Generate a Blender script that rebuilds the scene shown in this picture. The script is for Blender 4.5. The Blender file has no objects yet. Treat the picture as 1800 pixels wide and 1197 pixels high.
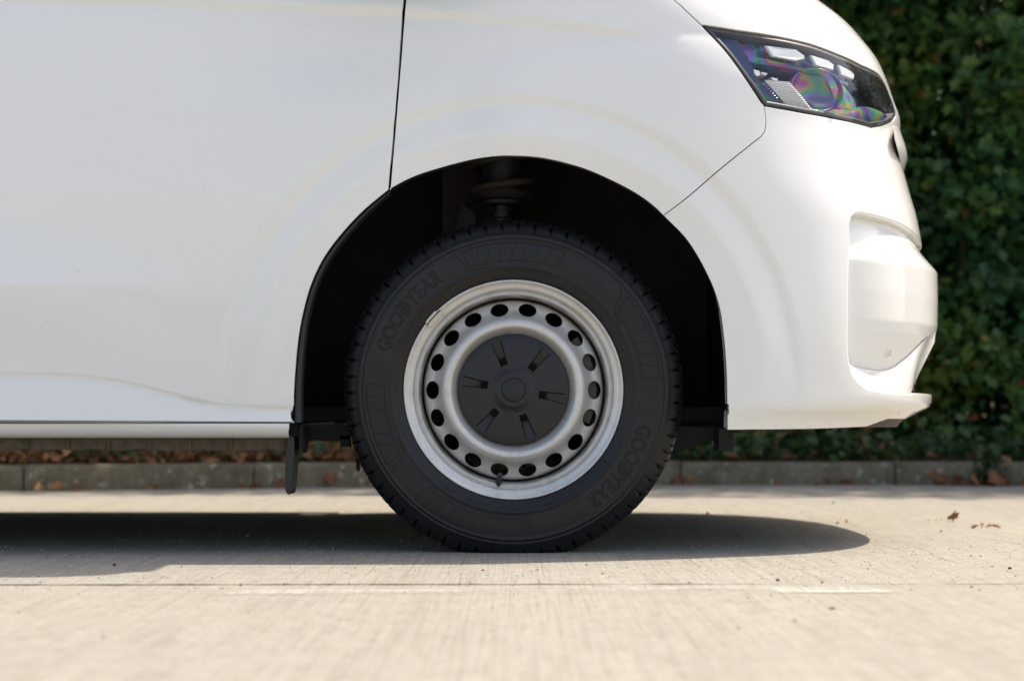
import bpy, bmesh, math, random
import numpy as np
from mathutils import Vector, Matrix, geometry

random.seed(7)
rng = np.random.default_rng(11)
S = bpy.context.scene
COL = S.collection

# ------------------------------------------------------------------ camera, sky, sun, exposure
F, CX, HY, CAMZ, CAMD = 3526.0, 900.0, 742.0, 0.268, 4.1      # focal length in picture pixels, horizon row, eye height, distance to the tyre
cam_d = bpy.data.cameras.new('camera'); cam = bpy.data.objects.new('camera', cam_d); COL.objects.link(cam)
cam.location = (0, -CAMD, CAMZ); cam.rotation_euler = (math.radians(90), 0, 0)
cam_d.sensor_width = 36.0; cam_d.lens = 36.0 * F / 1800.0
cam_d.shift_y = (HY - 598.5) / 1800.0
cam_d.clip_start = 0.05; cam_d.clip_end = 3000
cam_d.dof.use_dof = True; cam_d.dof.focus_distance = 4.08; cam_d.dof.aperture_fstop = 3.8
S.camera = cam

SUN = Vector((0.50, 0.27, 1.0)).normalized()                  # direction towards the sun: ahead of the van, beyond it, high
EL = math.asin(SUN.z); AZ = math.atan2(SUN.x, SUN.y)
W = bpy.data.worlds.new('World'); S.world = W; W.use_nodes = True
wt = W.node_tree; wt.nodes.clear()
sky = wt.nodes.new('ShaderNodeTexSky'); sky.sky_type = 'NISHITA'; sky.sun_disc = False
sky.sun_elevation = EL; sky.sun_rotation = AZ; sky.air_density = 1.0; sky.dust_density = 2.6; sky.ozone_density = 1.0
bg = wt.nodes.new('ShaderNodeBackground'); bg.inputs['Strength'].default_value = 0.15
wo = wt.nodes.new('ShaderNodeOutputWorld')
wt.links.new(sky.outputs[0], bg.inputs[0]); wt.links.new(bg.outputs[0], wo.inputs[0])
sl = bpy.data.lights.new('sun', 'SUN'); sl.energy = 3.0; sl.angle = math.radians(0.53); sl.color = (1.0, 0.985, 0.955)
so = bpy.data.objects.new('sun', sl); COL.objects.link(so)
so.rotation_euler = SUN.to_track_quat('Z', 'Y').to_euler(); so.location = (6, 4, 12)
S.view_settings.view_transform = 'Standard'; S.view_settings.look = 'None'
S.view_settings.exposure = 1.02; S.view_settings.gamma = 1.0; S.view_settings.use_curve_mapping = False
S.view_settings.use_white_balance = True; S.view_settings.white_balance_temperature = 7700; S.view_settings.white_balance_tint = 12   # the camera's daylight setting
S.render.engine = 'CYCLES'
S.cycles.max_bounces = 8; S.cycles.diffuse_bounces = 4; S.cycles.transparent_max_bounces = 16
S.cycles.caustics_reflective = False; S.cycles.caustics_refractive = False

# ------------------------------------------------------------------ object helpers
def tag(o, label=None, cat=None, group=None, kind=None):
    if label: o['label'] = label
    if cat: o['category'] = cat
    if group: o['group'] = group
    if kind: o['kind'] = kind
    return o

def empty(name, loc=(0, 0, 0), parent=None, rz=0.0):
    o = bpy.data.objects.new(name, None); COL.objects.link(o); o.empty_display_size = 0.1
    o.location = loc; o.rotation_euler = (0, 0, rz)
    if parent: o.parent = parent
    return o

def mesh_obj(name, verts, faces, mat=None, parent=None, normals=None, smooth=True):
    me = bpy.data.meshes.new(name)
    me.from_pydata([tuple(v) for v in verts], [], [tuple(int(i) for i in f) for f in faces])
    me.validate()
    if smooth: me.polygons.foreach_set('use_smooth', [True] * len(me.polygons))
    if mat:
        for m in (mat if isinstance(mat, list) else [mat]): me.materials.append(m)
    o = bpy.data.objects.new(name, me); COL.objects.link(o)
    if normals is not None and len(normals) == len(me.vertices):
        me.normals_split_custom_set_from_vertices([tuple(n) for n in normals])
    if parent: o.parent = parent
    return o

class MB:
    """collects simple shapes into one mesh"""
    def __init__(s): s.v = []; s.f = []; s.m = []
    def add(s, v, f, mi=0):
        b = len(s.v); s.v += [tuple(x) for x in v]; s.f += [tuple(b + i for i in q) for q in f]; s.m += [mi] * len(f)
    def box(s, lo, hi, mi=0):
        x0, y0, z0 = lo; x1, y1, z1 = hi
        s.add([(x0,y0,z0),(x1,y0,z0),(x1,y1,z0),(x0,y1,z0),(x0,y0,z1),(x1,y0,z1),(x1,y1,z1),(x0,y1,z1)],
              [(0,3,2,1),(4,5,6,7),(0,1,5,4),(1,2,6,5),(2,3,7,6),(3,0,4,7)], mi)
    def prism_y(s, pts, y0, y1, mi=0):
        n = len(pts)
        v = [(p[0], y0, p[1]) for p in pts] + [(p[0], y1, p[1]) for p in pts]
        f = [tuple(range(n)), tuple(range(2*n-1, n-1, -1))] + [(i, n+i, n+(i+1) % n, (i+1) % n) for i in range(n)]
        s.add(v, f, mi)
    def tube(s, path, r, seg=8, closed=False, mi=0):
        path = [Vector(p) for p in path]; n = len(path); v = []
        prev = None
        for i, p in enumerate(path):
            t = (path[min(i+1, n-1)] - path[max(i-1, 0)])
            if t.length < 1e-9: t = Vector((0, 0, 1))
            t.normalize()
            up = prev if prev is not None else (Vector((0, 1, 0)) if abs(t.y) < .9 else Vector((1, 0, 0)))
            u = (up - t * up.dot(t)); 
            if u.length < 1e-6: u = t.orthogonal()
            u.normalize(); w = t.cross(u); prev = u
            rr = r[i] if isinstance(r, (list, tuple)) else r
            v += [p + (u * math.cos(2*math.pi*k/seg) + w * math.sin(2*math.pi*k/seg)) * rr for k in range(seg)]
        f = [(i*seg+k, i*seg+(k+1) % seg, (i+1)*seg+(k+1) % seg, (i+1)*seg+k) for i in range(n-1) for k in range(seg)]
        f += [tuple(range(seg-1, -1, -1)), tuple((n-1)*seg + k for k in range(seg))]
        s.add(v, f, mi)
    def lathe(s, prof, seg=64, c=(0, 0, 0), axis='y', mi=0):
        """prof: list of (radius, depth) turned about an axis through c"""
        v = []
        for k in range(seg):
            a = 2*math.pi*k/seg; ca, sa = math.cos(a), math.sin(a)
            for r, d in prof:
                v.append((c[0]+r*ca, c[1]+d, c[2]+r*sa) if axis == 'y' else (c[0]+r*ca, c[1]+r*sa, c[2]+d))
        n = len(prof)
        f = [(k*n+i, k*n+i+1, ((k+1) % seg)*n+i+1, ((k+1) % seg)*n+i) for k in range(seg) for i in range(n-1)]
        s.add(v, f, mi)
    def obj(s, name, mat, parent=None, smooth=True, sharp=None):
        o = mesh_obj(name, s.v, s.f, mat, parent, smooth=smooth)
        if max(s.m, default=0) > 0 and len(o.data.polygons) == len(s.m): o.data.polygons.foreach_set('material_index', s.m)
        bm = bmesh.new(); bm.from_mesh(o.data); bmesh.ops.recalc_face_normals(bm, faces=bm.faces)
        if sharp:
            for e in bm.edges:
                if len(e.link_faces) == 2 and e.calc_face_angle(0) > math.radians(sharp): e.smooth = False
        bm.to_mesh(o.data); bm.free()
        return o

def bevel(o, w, seg=2):
    m = o.modifiers.new('bevel', 'BEVEL'); m.width = w; m.segments = seg; m.limit_method = 'ANGLE'; m.angle_limit = math.radians(40)
    m.harden_normals = False
    return o

# ------------------------------------------------------------------ materials
def new_mat(name):
    m = bpy.data.materials.new(name); m.use_nodes = True
    nt = m.node_tree; nt.nodes.clear()
    out = nt.nodes.new('ShaderNodeOutputMaterial'); b = nt.nodes.new('ShaderNodeBsdfPrincipled')
    nt.links.new(b.outputs[0], out.inputs[0])
    return m, nt, b, out
def N(nt, t, **kw):
    n = nt.nodes.new(t)
    for k, v in kw.items():
        if k in n.inputs: n.inputs[k].default_value = v
        else: setattr(n, k, v)
    return n
def ramp(nt, fac, stops, interp='LINEAR'):
    r = nt.nodes.new('ShaderNodeValToRGB'); e = r.color_ramp.elements; r.color_ramp.interpolation = interp
    while len(e) > 1: e.remove(e[-1])
    e[0].position = stops[0][0]; e[0].color = (*stops[0][1], 1) if len(stops[0][1]) == 3 else stops[0][1]
    for p, c in stops[1:]:
        k = e.new(p); k.color = (*c, 1) if len(c) == 3 else c
    nt.links.new(fac, r.inputs[0]); return r
def coords(nt, scale=(1, 1, 1), kind='Object', rot=(0, 0, 0)):
    tc = nt.nodes.new('ShaderNodeTexCoord'); mp = nt.nodes.new('ShaderNodeMapping')
    mp.inputs['Scale'].default_value = scale; mp.inputs['Rotation'].default_value = rot
    nt.links.new(tc.outputs[kind], mp.inputs[0]); return mp.outputs[0]
def noise(nt, vec, scale=5, detail=4, rough=.5, dist=0):
    n = N(nt, 'ShaderNodeTexNoise', Scale=scale, Detail=detail, Roughness=rough, Distortion=dist)
    nt.links.new(vec, n.inputs['Vector']); return n.outputs['Fac']
def mix(nt, fac, a, b, mode='MIX'):
    m = nt.nodes.new('ShaderNodeMix'); m.data_type = 'RGBA'; m.blend_type = mode
    for sock, v in ((m.inputs[0], fac), (m.inputs[6], a), (m.inputs[7], b)):
        if hasattr(v, 'is_linked'): nt.links.new(v, sock)
        elif isinstance(v, (tuple, list)): sock.default_value = (*v, 1) if len(v) == 3 else v
        else: sock.default_value = v
    return m.outputs[2]
def bump(nt, h, strength, dist, b, prev=None):
    n = nt.nodes.new('ShaderNodeBump'); n.inputs['Strength'].default_value = strength; n.inputs['Distance'].default_value = dist
    nt.links.new(h, n.inputs['Height'])
    if prev is not None: nt.links.new(prev, n.inputs['Normal'])
    if b is not None: nt.links.new(n.outputs[0], b.inputs['Normal'])
    return n.outputs[0]
def simple(name, col, rough=.5, metal=0.0, spec=.5, var=.12, vscale=8, bumpy=0.0, bscale=400, coat=0.0):
    m, nt, b, out = new_mat(name)
    v = coords(nt)
    f = noise(nt, v, vscale, 5)
    c = mix(nt, f, tuple(x*(1-var) for x in col), tuple(min(1, x*(1+var)) for x in col))
    nt.links.new(c, b.inputs['Base Color'])
    b.inputs['Roughness'].default_value = rough; b.inputs['Metallic'].default_value = metal
    b.inputs['Specular IOR Level'].default_value = spec
    if coat: b.inputs['Coat Weight'].default_value = coat; b.inputs['Coat Roughness'].default_value = .03
    if bumpy: bump(nt, noise(nt, v, bscale, 3), bumpy, .001, b)
    return m

M = {}
# white clear-coated paint, a trace of road film low down on the panels
m, nt, b, out = new_mat('white_paint'); M['paint'] = m
v = coords(nt)
f1 = noise(nt, v, 3.0, 6, .6)
sep = nt.nodes.new('ShaderNodeSeparateXYZ'); nt.links.new(v, sep.inputs[0])
mr = N(nt, 'ShaderNodeMapRange'); nt.links.new(sep.outputs[2], mr.inputs[0])
mr.inputs[1].default_value = .22; mr.inputs[2].default_value = .75; mr.inputs[3].default_value = .35; mr.inputs[4].default_value = .04
mu = N(nt, 'ShaderNodeMath', operation='MULTIPLY'); nt.links.new(mr.outputs[0], mu.inputs[0]); nt.links.new(f1, mu.inputs[1])
c = mix(nt, mu.outputs[0], (.82, .82, .80), (.66, .64, .59))
sp = ramp(nt, noise(nt, v, 260, 2, .5), [(.0, (0, 0, 0)), (.735, (0, 0, 0)), (.76, (1, 1, 1))]).outputs[0]
c = mix(nt, sp, c, (.55, .5, .42))
nt.links.new(c, b.inputs['Base Color'])
b.inputs['Roughness'].default_value = .42; b.inputs['Specular IOR Level'].default_value = .35
b.inputs['Coat Weight'].default_value = 1.0; b.inputs['Coat Roughness'].default_value = .035
bump(nt, noise(nt, v, 55, 2, .5), .012, .002, b)
nt.links.new(b.inputs['Normal'].links[0].from_socket, b.inputs['Coat Normal'])

M['black_plastic'] = simple('black_plastic', (.018, .018, .020), .42, spec=.4, var=.3, bumpy=.15, bscale=600)
M['liner'] = simple('wheel_arch_felt', (.026, .025, .025), .8, spec=.2, var=.45, vscale=14, bumpy=.4, bscale=150)
M['void'] = simple('dark_inside', (.010, .010, .010), .9, spec=.1)  # near-black used inside recesses in place of their shade
M['rubber_band'] = simple('gasket_rubber', (.012, .012, .013), .5)
M['under_dirt'] = simple('underbody_sealant', (.105, .085, .060), .9, spec=.2, var=.55, vscale=45, bumpy=.8, bscale=220)
M['undertray'] = simple('undertray_plastic', (.045, .036, .030), .6, spec=.35, var=.3, vscale=20, bumpy=.2)
M['steel_dark'] = simple('dark_steel', (.022, .021, .020), .6, metal=.3, var=.4, vscale=30, bumpy=.5, bscale=120)
M['rusty_steel'] = simple('rusty_steel', (.019, .015, .012), .75, metal=.0, var=.5, vscale=35, bumpy=.6, bscale=160)
M['cast'] = simple('cast_iron', (.075, .073, .068), .6, metal=.6, var=.5, vscale=60, bumpy=.7, bscale=200)
M['glass_dark'] = simple('tinted_glass', (.012, .014, .016), .04, spec=.6)
M['lamp_black'] = simple('lamp_black', (.010, .014, .030), .30, spec=.5)
M['painted_sky_reflection'] = simple('painted_sky_reflection', (.022, .042, .115), .35, spec=.5)  # sky reflection in the lamp, put into a flat navy colour
M['lamp_clear'] = simple('frosted_clear_plastic', (.50, .54, .55), .16, spec=.6, var=.08, vscale=300, bumpy=.5, bscale=600)
M['lamp_silver'] = simple('lamp_silver', (.60, .61, .61), .35, metal=.1, var=.05, vscale=60)
M['cover'] = simple('wheel_cover_plastic', (.015, .015, .0175), .38, spec=.38, var=.16, vscale=25, bumpy=.10, bscale=900)
M['cover_pit'] = simple('cap_black', (.004, .004, .004), .8, spec=.1)
M['bracket'] = simple('bracket_black', (.0065, .006, .006), .6, spec=.25, var=.4, vscale=40, bumpy=.3)
M['zinc'] = simple('zinc_weight', (.60, .565, .50), .5, metal=.25)

# rubber
def rubber(name, col, rough):
    m, nt, b, out = new_mat(name)
    v = coords(nt)
    f = noise(nt, v, 9, 6, .6)
    c = mix(nt, f, tuple(x*.75 for x in col), tuple(x*1.3 for x in col))
    dust = ramp(nt, noise(nt, v, 22, 5, .65), [(.0, (0, 0, 0)), (.56, (0, 0, 0)), (.80, (.45, .45, .45))]).outputs[0]
    c = mix(nt, dust, c, (.024, .022, .020))
    nt.links.new(c, b.inputs['Base Color'])
    b.inputs['Roughness'].default_value = rough; b.inputs['Specular IOR Level'].default_value = .37
    bump(nt, noise(nt, v, 300, 3), .12, .0006, b)
    return m
M['rubber'] = rubber('tyre_rubber', (.0068, .0068, .0084), .42)
M['rubber_gloss'] = rubber('tyre_badge_rubber', (.0090, .0090, .0108), .35)
M['rubber_matt'] = rubber('tyre_letter_rubber', (.0034, .0034, .0038), .60)

# silver wheel paint with brown brake dust lying in the creases
m, nt, b, out = new_mat('silver_wheel'); M['silver'] = m
v = coords(nt)
f = noise(nt, v, 7, 5, .6)
c = mix(nt, f, (.56, .555, .545), (.64, .635, .62))
geo = nt.nodes.new('ShaderNodeNewGeometry')
d1 = ramp(nt, noise(nt, v, 30, 6, .7), [(0, (0, 0, 0)), (.50, (0, 0, 0)), (.78, (.55, .55, .55))]).outputs[0]
c = mix(nt, d1, c, (.36, .32, .27))
at = N(nt, 'ShaderNodeAttribute'); at.attribute_name = 'dust'
f3 = noise(nt, v, 16, 5, .6)
mm = N(nt, 'ShaderNodeMath', operation='MULTIPLY'); nt.links.new(at.outputs['Fac'], mm.inputs[0]); nt.links.new(f3, mm.inputs[1])
c = mix(nt, mm.outputs[0], c, (.085, .062, .045))
nt.links.new(c, b.inputs['Base Color'])
b.inputs['Metallic'].default_value = .45; b.inputs['Roughness'].default_value = .40
b.inputs['Coat Weight'].default_value = .35; b.inputs['Coat Roughness'].default_value = .12
bump(nt, noise(nt, v, 400, 2), .03, .0005, b)

# rainbow of the stressed lens, painted as colour onto the lamp's inner reflectors
def painted_rainbow(name, scale, rot, gain):
    m, nt, b, out = new_mat(name)
    v = coords(nt, (scale, scale*.5, scale*1.2), rot=rot)
    tc = noise(nt, v, 1.0, 1, .4, .7)
    rb = ramp(nt, tc, [(.20, (.02, .05, .16)), (.32, (.05, .10, .42)), (.39, (.30, .12, .55)), (.44, (.06, .38, .52)), (.49, (.08, .52, .26)), (.54, (.62, .48, .12)),
                       (.58, (.70, .14, .48)), (.63, (.28, .18, .72)), (.69, (.06, .46, .46)), (.80, (.03, .06, .16))]).outputs[0]
    rb = mix(nt, 1.0, rb, (gain, gain, gain), 'MULTIPLY'); nt.links.new(rb, b.inputs['Base Color'])
    b.inputs['Metallic'].default_value = .25; b.inputs['Roughness'].default_value = .25
    return m
M['rainbow'] = painted_rainbow('rainbow_colour', 13.0, (.2, .5, .9), .44)
M['rainbow_bright'] = painted_rainbow('bright_rainbow_colour', 17.0, (.4, .2, .4), .62)
# thin clear polycarbonate: mostly see-through, reflecting by Fresnel
m, nt, b, out = new_mat('lens_polycarbonate'); M['lens'] = m
nt.nodes.remove(b)
tr = N(nt, 'ShaderNodeBsdfTransparent'); tr.inputs[0].default_value = (.98, .985, .99, 1)
gl = N(nt, 'ShaderNodeBsdfGlossy'); gl.inputs['Roughness'].default_value = .02; gl.inputs[0].default_value = (.62, .66, .74, 1)
fr = N(nt, 'ShaderNodeFresnel'); fr.inputs['IOR'].default_value = 1.55
ms = N(nt, 'ShaderNodeMixShader'); gm_ = N(nt, 'ShaderNodeNewGeometry'); fm = N(nt, 'ShaderNodeMath', operation='SUBTRACT', use_clamp=True); nt.links.new(fr.outputs[0], fm.inputs[0]); nt.links.new(gm_.outputs['Backfacing'], fm.inputs[1])
nt.links.new(fm.outputs[0], ms.inputs[0]); nt.links.new(tr.outputs[0], ms.inputs[1]); nt.links.new(gl.outputs[0], ms.inputs[2])
nt.links.new(ms.outputs[0], out.inputs[0])

# brushed concrete
def concrete(name, base, kerb=False):
    m, nt, b, out = new_mat(name)
    v = coords(nt)
    vb = coords(nt, (170, 2.2, 1)); vb2 = coords(nt, (85, 1.3, 1)); vc = coords(nt, (9, .28, 1))
    big = noise(nt, v, .9, 5, .6); mid = noise(nt, v, 14, 6, .7); fine = noise(nt, v, 420, 4, .7)
    c = mix(nt, big, tuple(x*.93 for x in base), tuple(x*1.07 for x in base))
    c = mix(nt, ramp(nt, mid, [(.3, (.80, .79, .77)), (.65, (1.08, 1.07, 1.06))]).outputs[0], c, (1, 1, 1), 'MULTIPLY') if False else c
    rm = ramp(nt, mid, [(.28, (.86, .85, .84)), (.62, (1.0, 1.0, 1.0))]).outputs[0]
    c = mix(nt, 1.0, c, rm, 'MULTIPLY')
    rf = ramp(nt, fine, [(.25, (.66, .64, .62)), (.5, (1.0, 1.0, 1.0)), (.75, (1.14, 1.13, 1.11))]).outputs[0]
    c = mix(nt, 1.0, c, rf, 'MULTIPLY')
    rg = ramp(nt, noise(nt, v, 150, 3, .75), [(.30, (.72, .70, .675)), (.5, (1.0, 1.0, 1.0)), (.70, (1.10, 1.095, 1.08))]).outputs[0]
    c = mix(nt, 1.0, c, rg, 'MULTIPLY')
    mot = noise(nt, v, 42, 5, .65)
    c = mix(nt, 1.0, c, ramp(nt, mot, [(.33, (.84, .82, .79)), (.5, (1, 1, 1)), (.68, (1.07, 1.07, 1.06))]).outputs[0], 'MULTIPLY')
    if not kerb:
        broom = noise(nt, vb, 1.0, 3, .55); broom2 = noise(nt, vb2, 1.0, 3, .55); streak = noise(nt, vc, 1.0, 3, .5)
        c = mix(nt, 1.0, c, ramp(nt, broom, [(.30, (.81, .80, .78)), (.55, (1, 1, 1))]).outputs[0], 'MULTIPLY')
        c = mix(nt, 1.0, c, ramp(nt, broom2, [(.29, (.86, .845, .825)), (.38, (1, 1, 1))]).outputs[0], 'MULTIPLY')
        c = mix(nt, 1.0, c, ramp(nt, streak, [(.32, (.965, .96, .955)), (.6, (1.015, 1.015, 1.015))]).outputs[0], 'MULTIPLY')
        pits = N(nt, 'ShaderNodeTexVoronoi', Scale=60.0); nt.links.new(v, pits.inputs['Vector'])
        pk = ramp(nt, pits.outputs['Distance'], [(.0, (.45, .40, .36)), (.10, (.8, .78, .75)), (.17, (1, 1, 1))]).outputs[0]
        sel = ramp(nt, noise(nt, v, 24, 2), [(.52, (0, 0, 0)), (.62, (1, 1, 1))]).outputs[0]
        c = mix(nt, sel, c, mix(nt, 1.0, c, pk, 'MULTIPLY'))
        grit = N(nt, 'ShaderNodeTexVoronoi', Scale=95.0); nt.links.new(v, grit.inputs['Vector'])
        gk = ramp(nt, grit.outputs['Distance'], [(.0, (1, 1, 1)), (.13, (0, 0, 0))]).outputs[0]
        gsel = ramp(nt, grit.outputs['Color'], [(.80, (0, 0, 0)), (.82, (1, 1, 1))], 'CONSTANT').outputs[0]
        gm = mix(nt, 1.0, gk, gsel, 'MULTIPLY')
        c = mix(nt, gm, c, (.56, .52, .46))
        h = mix(nt, .5, broom, broom2); n1 = bump(nt, h, .35, .0020, None)
        n2 = bump(nt, fine, .55, .0016, None, n1); bump(nt, mid, .3, .004, b, n2)
    else:
        st = ramp(nt, noise(nt, v, 9, 6, .65), [(.35, (.62, .60, .54)), (.6, (1, 1, 1))]).outputs[0]
        c = mix(nt, 1.0, c, st, 'MULTIPLY')
        li = ramp(nt, noise(nt, v, 26, 4, .6), [(.60, (0, 0, 0)), (.68, (1, 1, 1))]).outputs[0]
        c = mix(nt, li, c, (.30, .30, .28))
        bump(nt, mix(nt, .5, mid, fine), .5, .004, b)
    nt.links.new(c, b.inputs['Base Color'])
    b.inputs['Roughness'].default_value = .85; b.inputs['Specular IOR Level'].default_value = .3
    return m
M['concrete'] = concrete('brushed_concrete', (.314, .303, .270))
M['kerb'] = concrete('kerb_concrete', (.160, .147, .108), True)
M['joint'] = simple('joint_grime', (.05, .042, .032), .9, var=.5, vscale=40)
M['earth'] = simple('earth', (.14, .12, .095), .95, spec=.1, var=.4, vscale=3, bumpy=.6, bscale=30)
M['soil'] = simple('soil_and_litter', (.045, .030, .018), .95, spec=.1, var=.6, vscale=30, bumpy=.9, bscale=60)
M['stone'] = simple('grey_stone', (.10, .095, .085), .8, var=.4, vscale=90, bumpy=.5)
M['brown_stone'] = simple('brown_stone', (.055, .030, .017), .8, var=.4, vscale=90, bumpy=.5)
# worn road paint: ragged where it has flaked off
m, nt, b, out = new_mat('worn_line_paint'); M['line'] = m
v = coords(nt)
wv = mix(nt, .35, noise(nt, coords(nt, (3.2, 9, 1)), 1.0, 4, .55), noise(nt, coords(nt, (60, 5, 1)), 1.0, 3, .6))
sep = nt.nodes.new('ShaderNodeSeparateXYZ'); nt.links.new(v, sep.inputs[0])
keep_r = N(nt, 'ShaderNodeMapRange'); nt.links.new(sep.outputs[0], keep_r.inputs[0]); keep_r.inputs[1].default_value = .36; keep_r.inputs[2].default_value = .43; keep_r.inputs[3].default_value = 0; keep_r.inputs[4].default_value = .13
ad = N(nt, 'ShaderNodeMath', operation='ADD'); nt.links.new(wv, ad.inputs[0]); nt.links.new(keep_r.outputs[0], ad.inputs[1])
al = ramp(nt, ad.outputs[0], [(.43, (0, 0, 0)), (.66, (.85, .85, .85))]).outputs[0]
b.inputs['Base Color'].default_value = (.44, .425, .385, 1); b.inputs['Roughness'].default_value = .7
nt.links.new(al, b.inputs['Alpha'])

def leaf_mat(name, stops, trans=.35, rough=.38):
    m, nt, b, out = new_mat(name)
    at = N(nt, 'ShaderNodeAttribute'); at.attribute_name = 'tone'
    c = ramp(nt, at.outputs['Fac'], stops).outputs[0]
    nt.links.new(c, b.inputs['Base Color']); b.inputs['Roughness'].default_value = rough
    b.inputs['Specular IOR Level'].default_value = .4
    tl = N(nt, 'ShaderNodeBsdfTranslucent')
    c2 = mix(nt, 1.0, c, (1.25, 1.45, .6), 'MULTIPLY'); nt.links.new(c2, tl.inputs[0])
    ms = N(nt, 'ShaderNodeMixShader'); ms.inputs[0].default_value = trans
    nt.links.new(b.outputs[0], ms.inputs[1]); nt.links.new(tl.outputs[0], ms.inputs[2]); nt.links.new(ms.outputs[0], out.inputs[0])
    return m
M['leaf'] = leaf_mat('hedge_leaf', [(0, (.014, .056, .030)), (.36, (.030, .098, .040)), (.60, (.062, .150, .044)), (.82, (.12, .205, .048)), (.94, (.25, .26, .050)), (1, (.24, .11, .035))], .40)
M['ivy'] = leaf_mat('ivy_leaf', [(0, (.014, .040, .014)), (.6, (.030, .080, .022)), (1, (.075, .125, .035))])
M['dead'] = leaf_mat('dead_leaf', [(0, (.075, .032, .015)), (.5, (.19, .078, .034)), (.85, (.28, .145, .065)), (1, (.36, .24, .13))], .2, .7)
M['bark'] = simple('twig_bark', (.055, .042, .030), .9, var=.4, vscale=60, bumpy=.6, bscale=90)
M['dry_stem'] = simple('dry_stem', (.30, .18, .09), .9, var=.4, vscale=60)

# ------------------------------------------------------------------ ground, pavement, kerb
JY = -0.78                                        # expansion joint in front of the van
ground = mesh_obj('ground', [(-400, -400, -.03), (400, -400, -.03), (400, 400, -.03), (-400, 400, -.03)], [(0, 1, 2, 3)], M['earth'], smooth=False)
tag(ground, kind='structure')
pave = empty('concrete_pavement'); tag(pave, kind='structure')
KP = [(-14.0, 3.0), (-4.0, 3.42), (-2.6, 3.56), (-1.9, 3.68), (-1.2, 3.95), (-.61, 4.20), (0.0, 4.36), (.5, 4.44), (1.2, 4.48), (1.7, 4.44), (2.3, 4.30), (3.2, 4.0), (5.0, 3.4), (14, .5)]
def kerb_y(x):
    return float(np.interp(x, [p[0] for p in KP], [p[1] for p in KP]))
def slab(outline, name='concrete_slab'):
    b_ = MB(); n = len(outline)
    v = [(x, y, 0.0) for x, y in outline] + [(x, y, -.028) for x, y in outline]
    b_.add(v, [tuple(range(n))] + [(i, (i+1) % n, n+(i+1) % n, n+i) for i in range(n)])
    return b_.obj(name, M['concrete'], pave, smooth=False)
jx = np.linspace(-7, 7, 281)
wob = np.interp(jx, np.linspace(-7, 7, 71), rng.normal(0, .0025, 71)) + rng.normal(0, .0008, len(jx))
jy = JY + .012*jx + wob
gapw = np.clip(np.interp(jx, [-7, -.15, .2, .5, 2, 7], [.014, .012, .006, .0026, .0015, .008]) + rng.normal(0, .0035, len(jx)), .0006, .03)
near_top = [(x, y - g) for x, y, g in zip(jx, jy, gapw)]
far_bot = [(x, y + g) for x, y, g in zip(jx, jy, gapw)]
slab([(-7, -6.2), (7, -6.2)] + near_top[::-1])
kx = np.linspace(-7, 7, 57)
slab(far_bot + [(x, kerb_y(x) - .004) for x in kx[::-1]])
slab([(-7, -13), (7, -13), (7, -6.206), (-7, -6.206)])
slab([(7.008, -13), (40, -13), (40, -6), (7.008, -6)]); slab([(-40, -13), (-7.008, -13), (-7.008, -6), (-40, -6)])
slab([(7.008, -5.994), (40, -5.994), (40, -6), (14, .45), (7.008, kerb_y(7.008)-.004)][0:2] + [(14.0, .45), (7.008, kerb_y(7.008)-.004)])
slab([(-40, -5.994), (-7.008, -5.994), (-7.008, kerb_y(-7.008)-.004), (-14, 2.99), (-40, 2.0)])
slab([(-40, -40), (40, -40), (40, -13.008), (-40, -13.008)])
js = mesh_obj('joint_sealant', [(-7, -.93, -.008), (7, -.76, -.008), (7, -.62, -.008), (-7, -.80, -.008)], [(0, 1, 2, 3)], M['joint'], pave, smooth=False)

# worn white bay line, lying beyond the near slab's joint
ln = mesh_obj('bay_line', [(-.455, -.985, .001), (.602, -.945, .001), (.575, -.845, .001), (-.40, -.862, .001)], [(0, 1, 2, 3)], M['line'], smooth=False)
tag(ln, 'worn white painted bay line on the concrete in front of the van', 'road marking')

kerb = empty('kerb'); tag(kerb, kind='structure')
# stones follow the curve; the joints seen right of the tyre fix the phase
arc = [(-9.0, kerb_y(-9.0))]
px = np.linspace(-9, 9, 1801); py_ = np.array([kerb_y(x) for x in px]); sarc = np.concatenate([[0], np.cumsum(np.hypot(np.diff(px), np.diff(py_)))])
s0 = float(np.interp(.72, px, sarc)) % .915
k = 0
while s0 + (k+1)*.915 < sarc[-1]:
    a_, b2 = s0 + k*.915 + .004, s0 + (k+1)*.915 - .004
    ss = np.linspace(a_, b2, 5); X = np.interp(ss, sarc, px); Y = np.interp(ss, sarc, py_)
    dz, dyo = random.uniform(-.003, .003), random.uniform(-.004, .004)
    sec = [(0, -.026), (0, .006), (.006, .080), (.012, .093), (.022, .098), (.120, .100), (.125, .095), (.125, -.026)]
    v = []; n = len(sec)
    for x, y in zip(X, Y):
        v += [(x + random.uniform(-.001, .001), y + d + dyo + random.uniform(-.0015, .0015), z + (dz if z > .05 else 0)) for d, z in sec]
    f = [(i*n+j, i*n+j+1, (i+1)*n+j+1, (i+1)*n+j) for i in range(4) for j in range(n-1)] + [tuple(range(n)), tuple(4*n + j for j in range(n-1, -1, -1))]
    mb = MB(); mb.add(v, f); mb.obj('kerb_stone', M['kerb'], kerb, smooth=True, sharp=35); k += 1

# planting bed behind the kerb
bx_ = np.linspace(-9, 9, 61); rows = 14; v = []
for j in range(rows):
    for x in bx_:
        t = j/(rows-1); v.append((x, kerb_y(x) + .115 + t*2.6, .078 + .03*math.sin(x*5+j) * min(1, t*6) + rng.normal(0, .012)*min(1, t*6) + .12*t))
nb = len(bx_)
bed = mesh_obj('planting_bed', v, [(j*nb+i, j*nb+i+1, (j+1)*nb+i+1, (j+1)*nb+i) for j in range(rows-1) for i in range(nb-1)], M['soil']); tag(bed, kind='structure')

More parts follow.
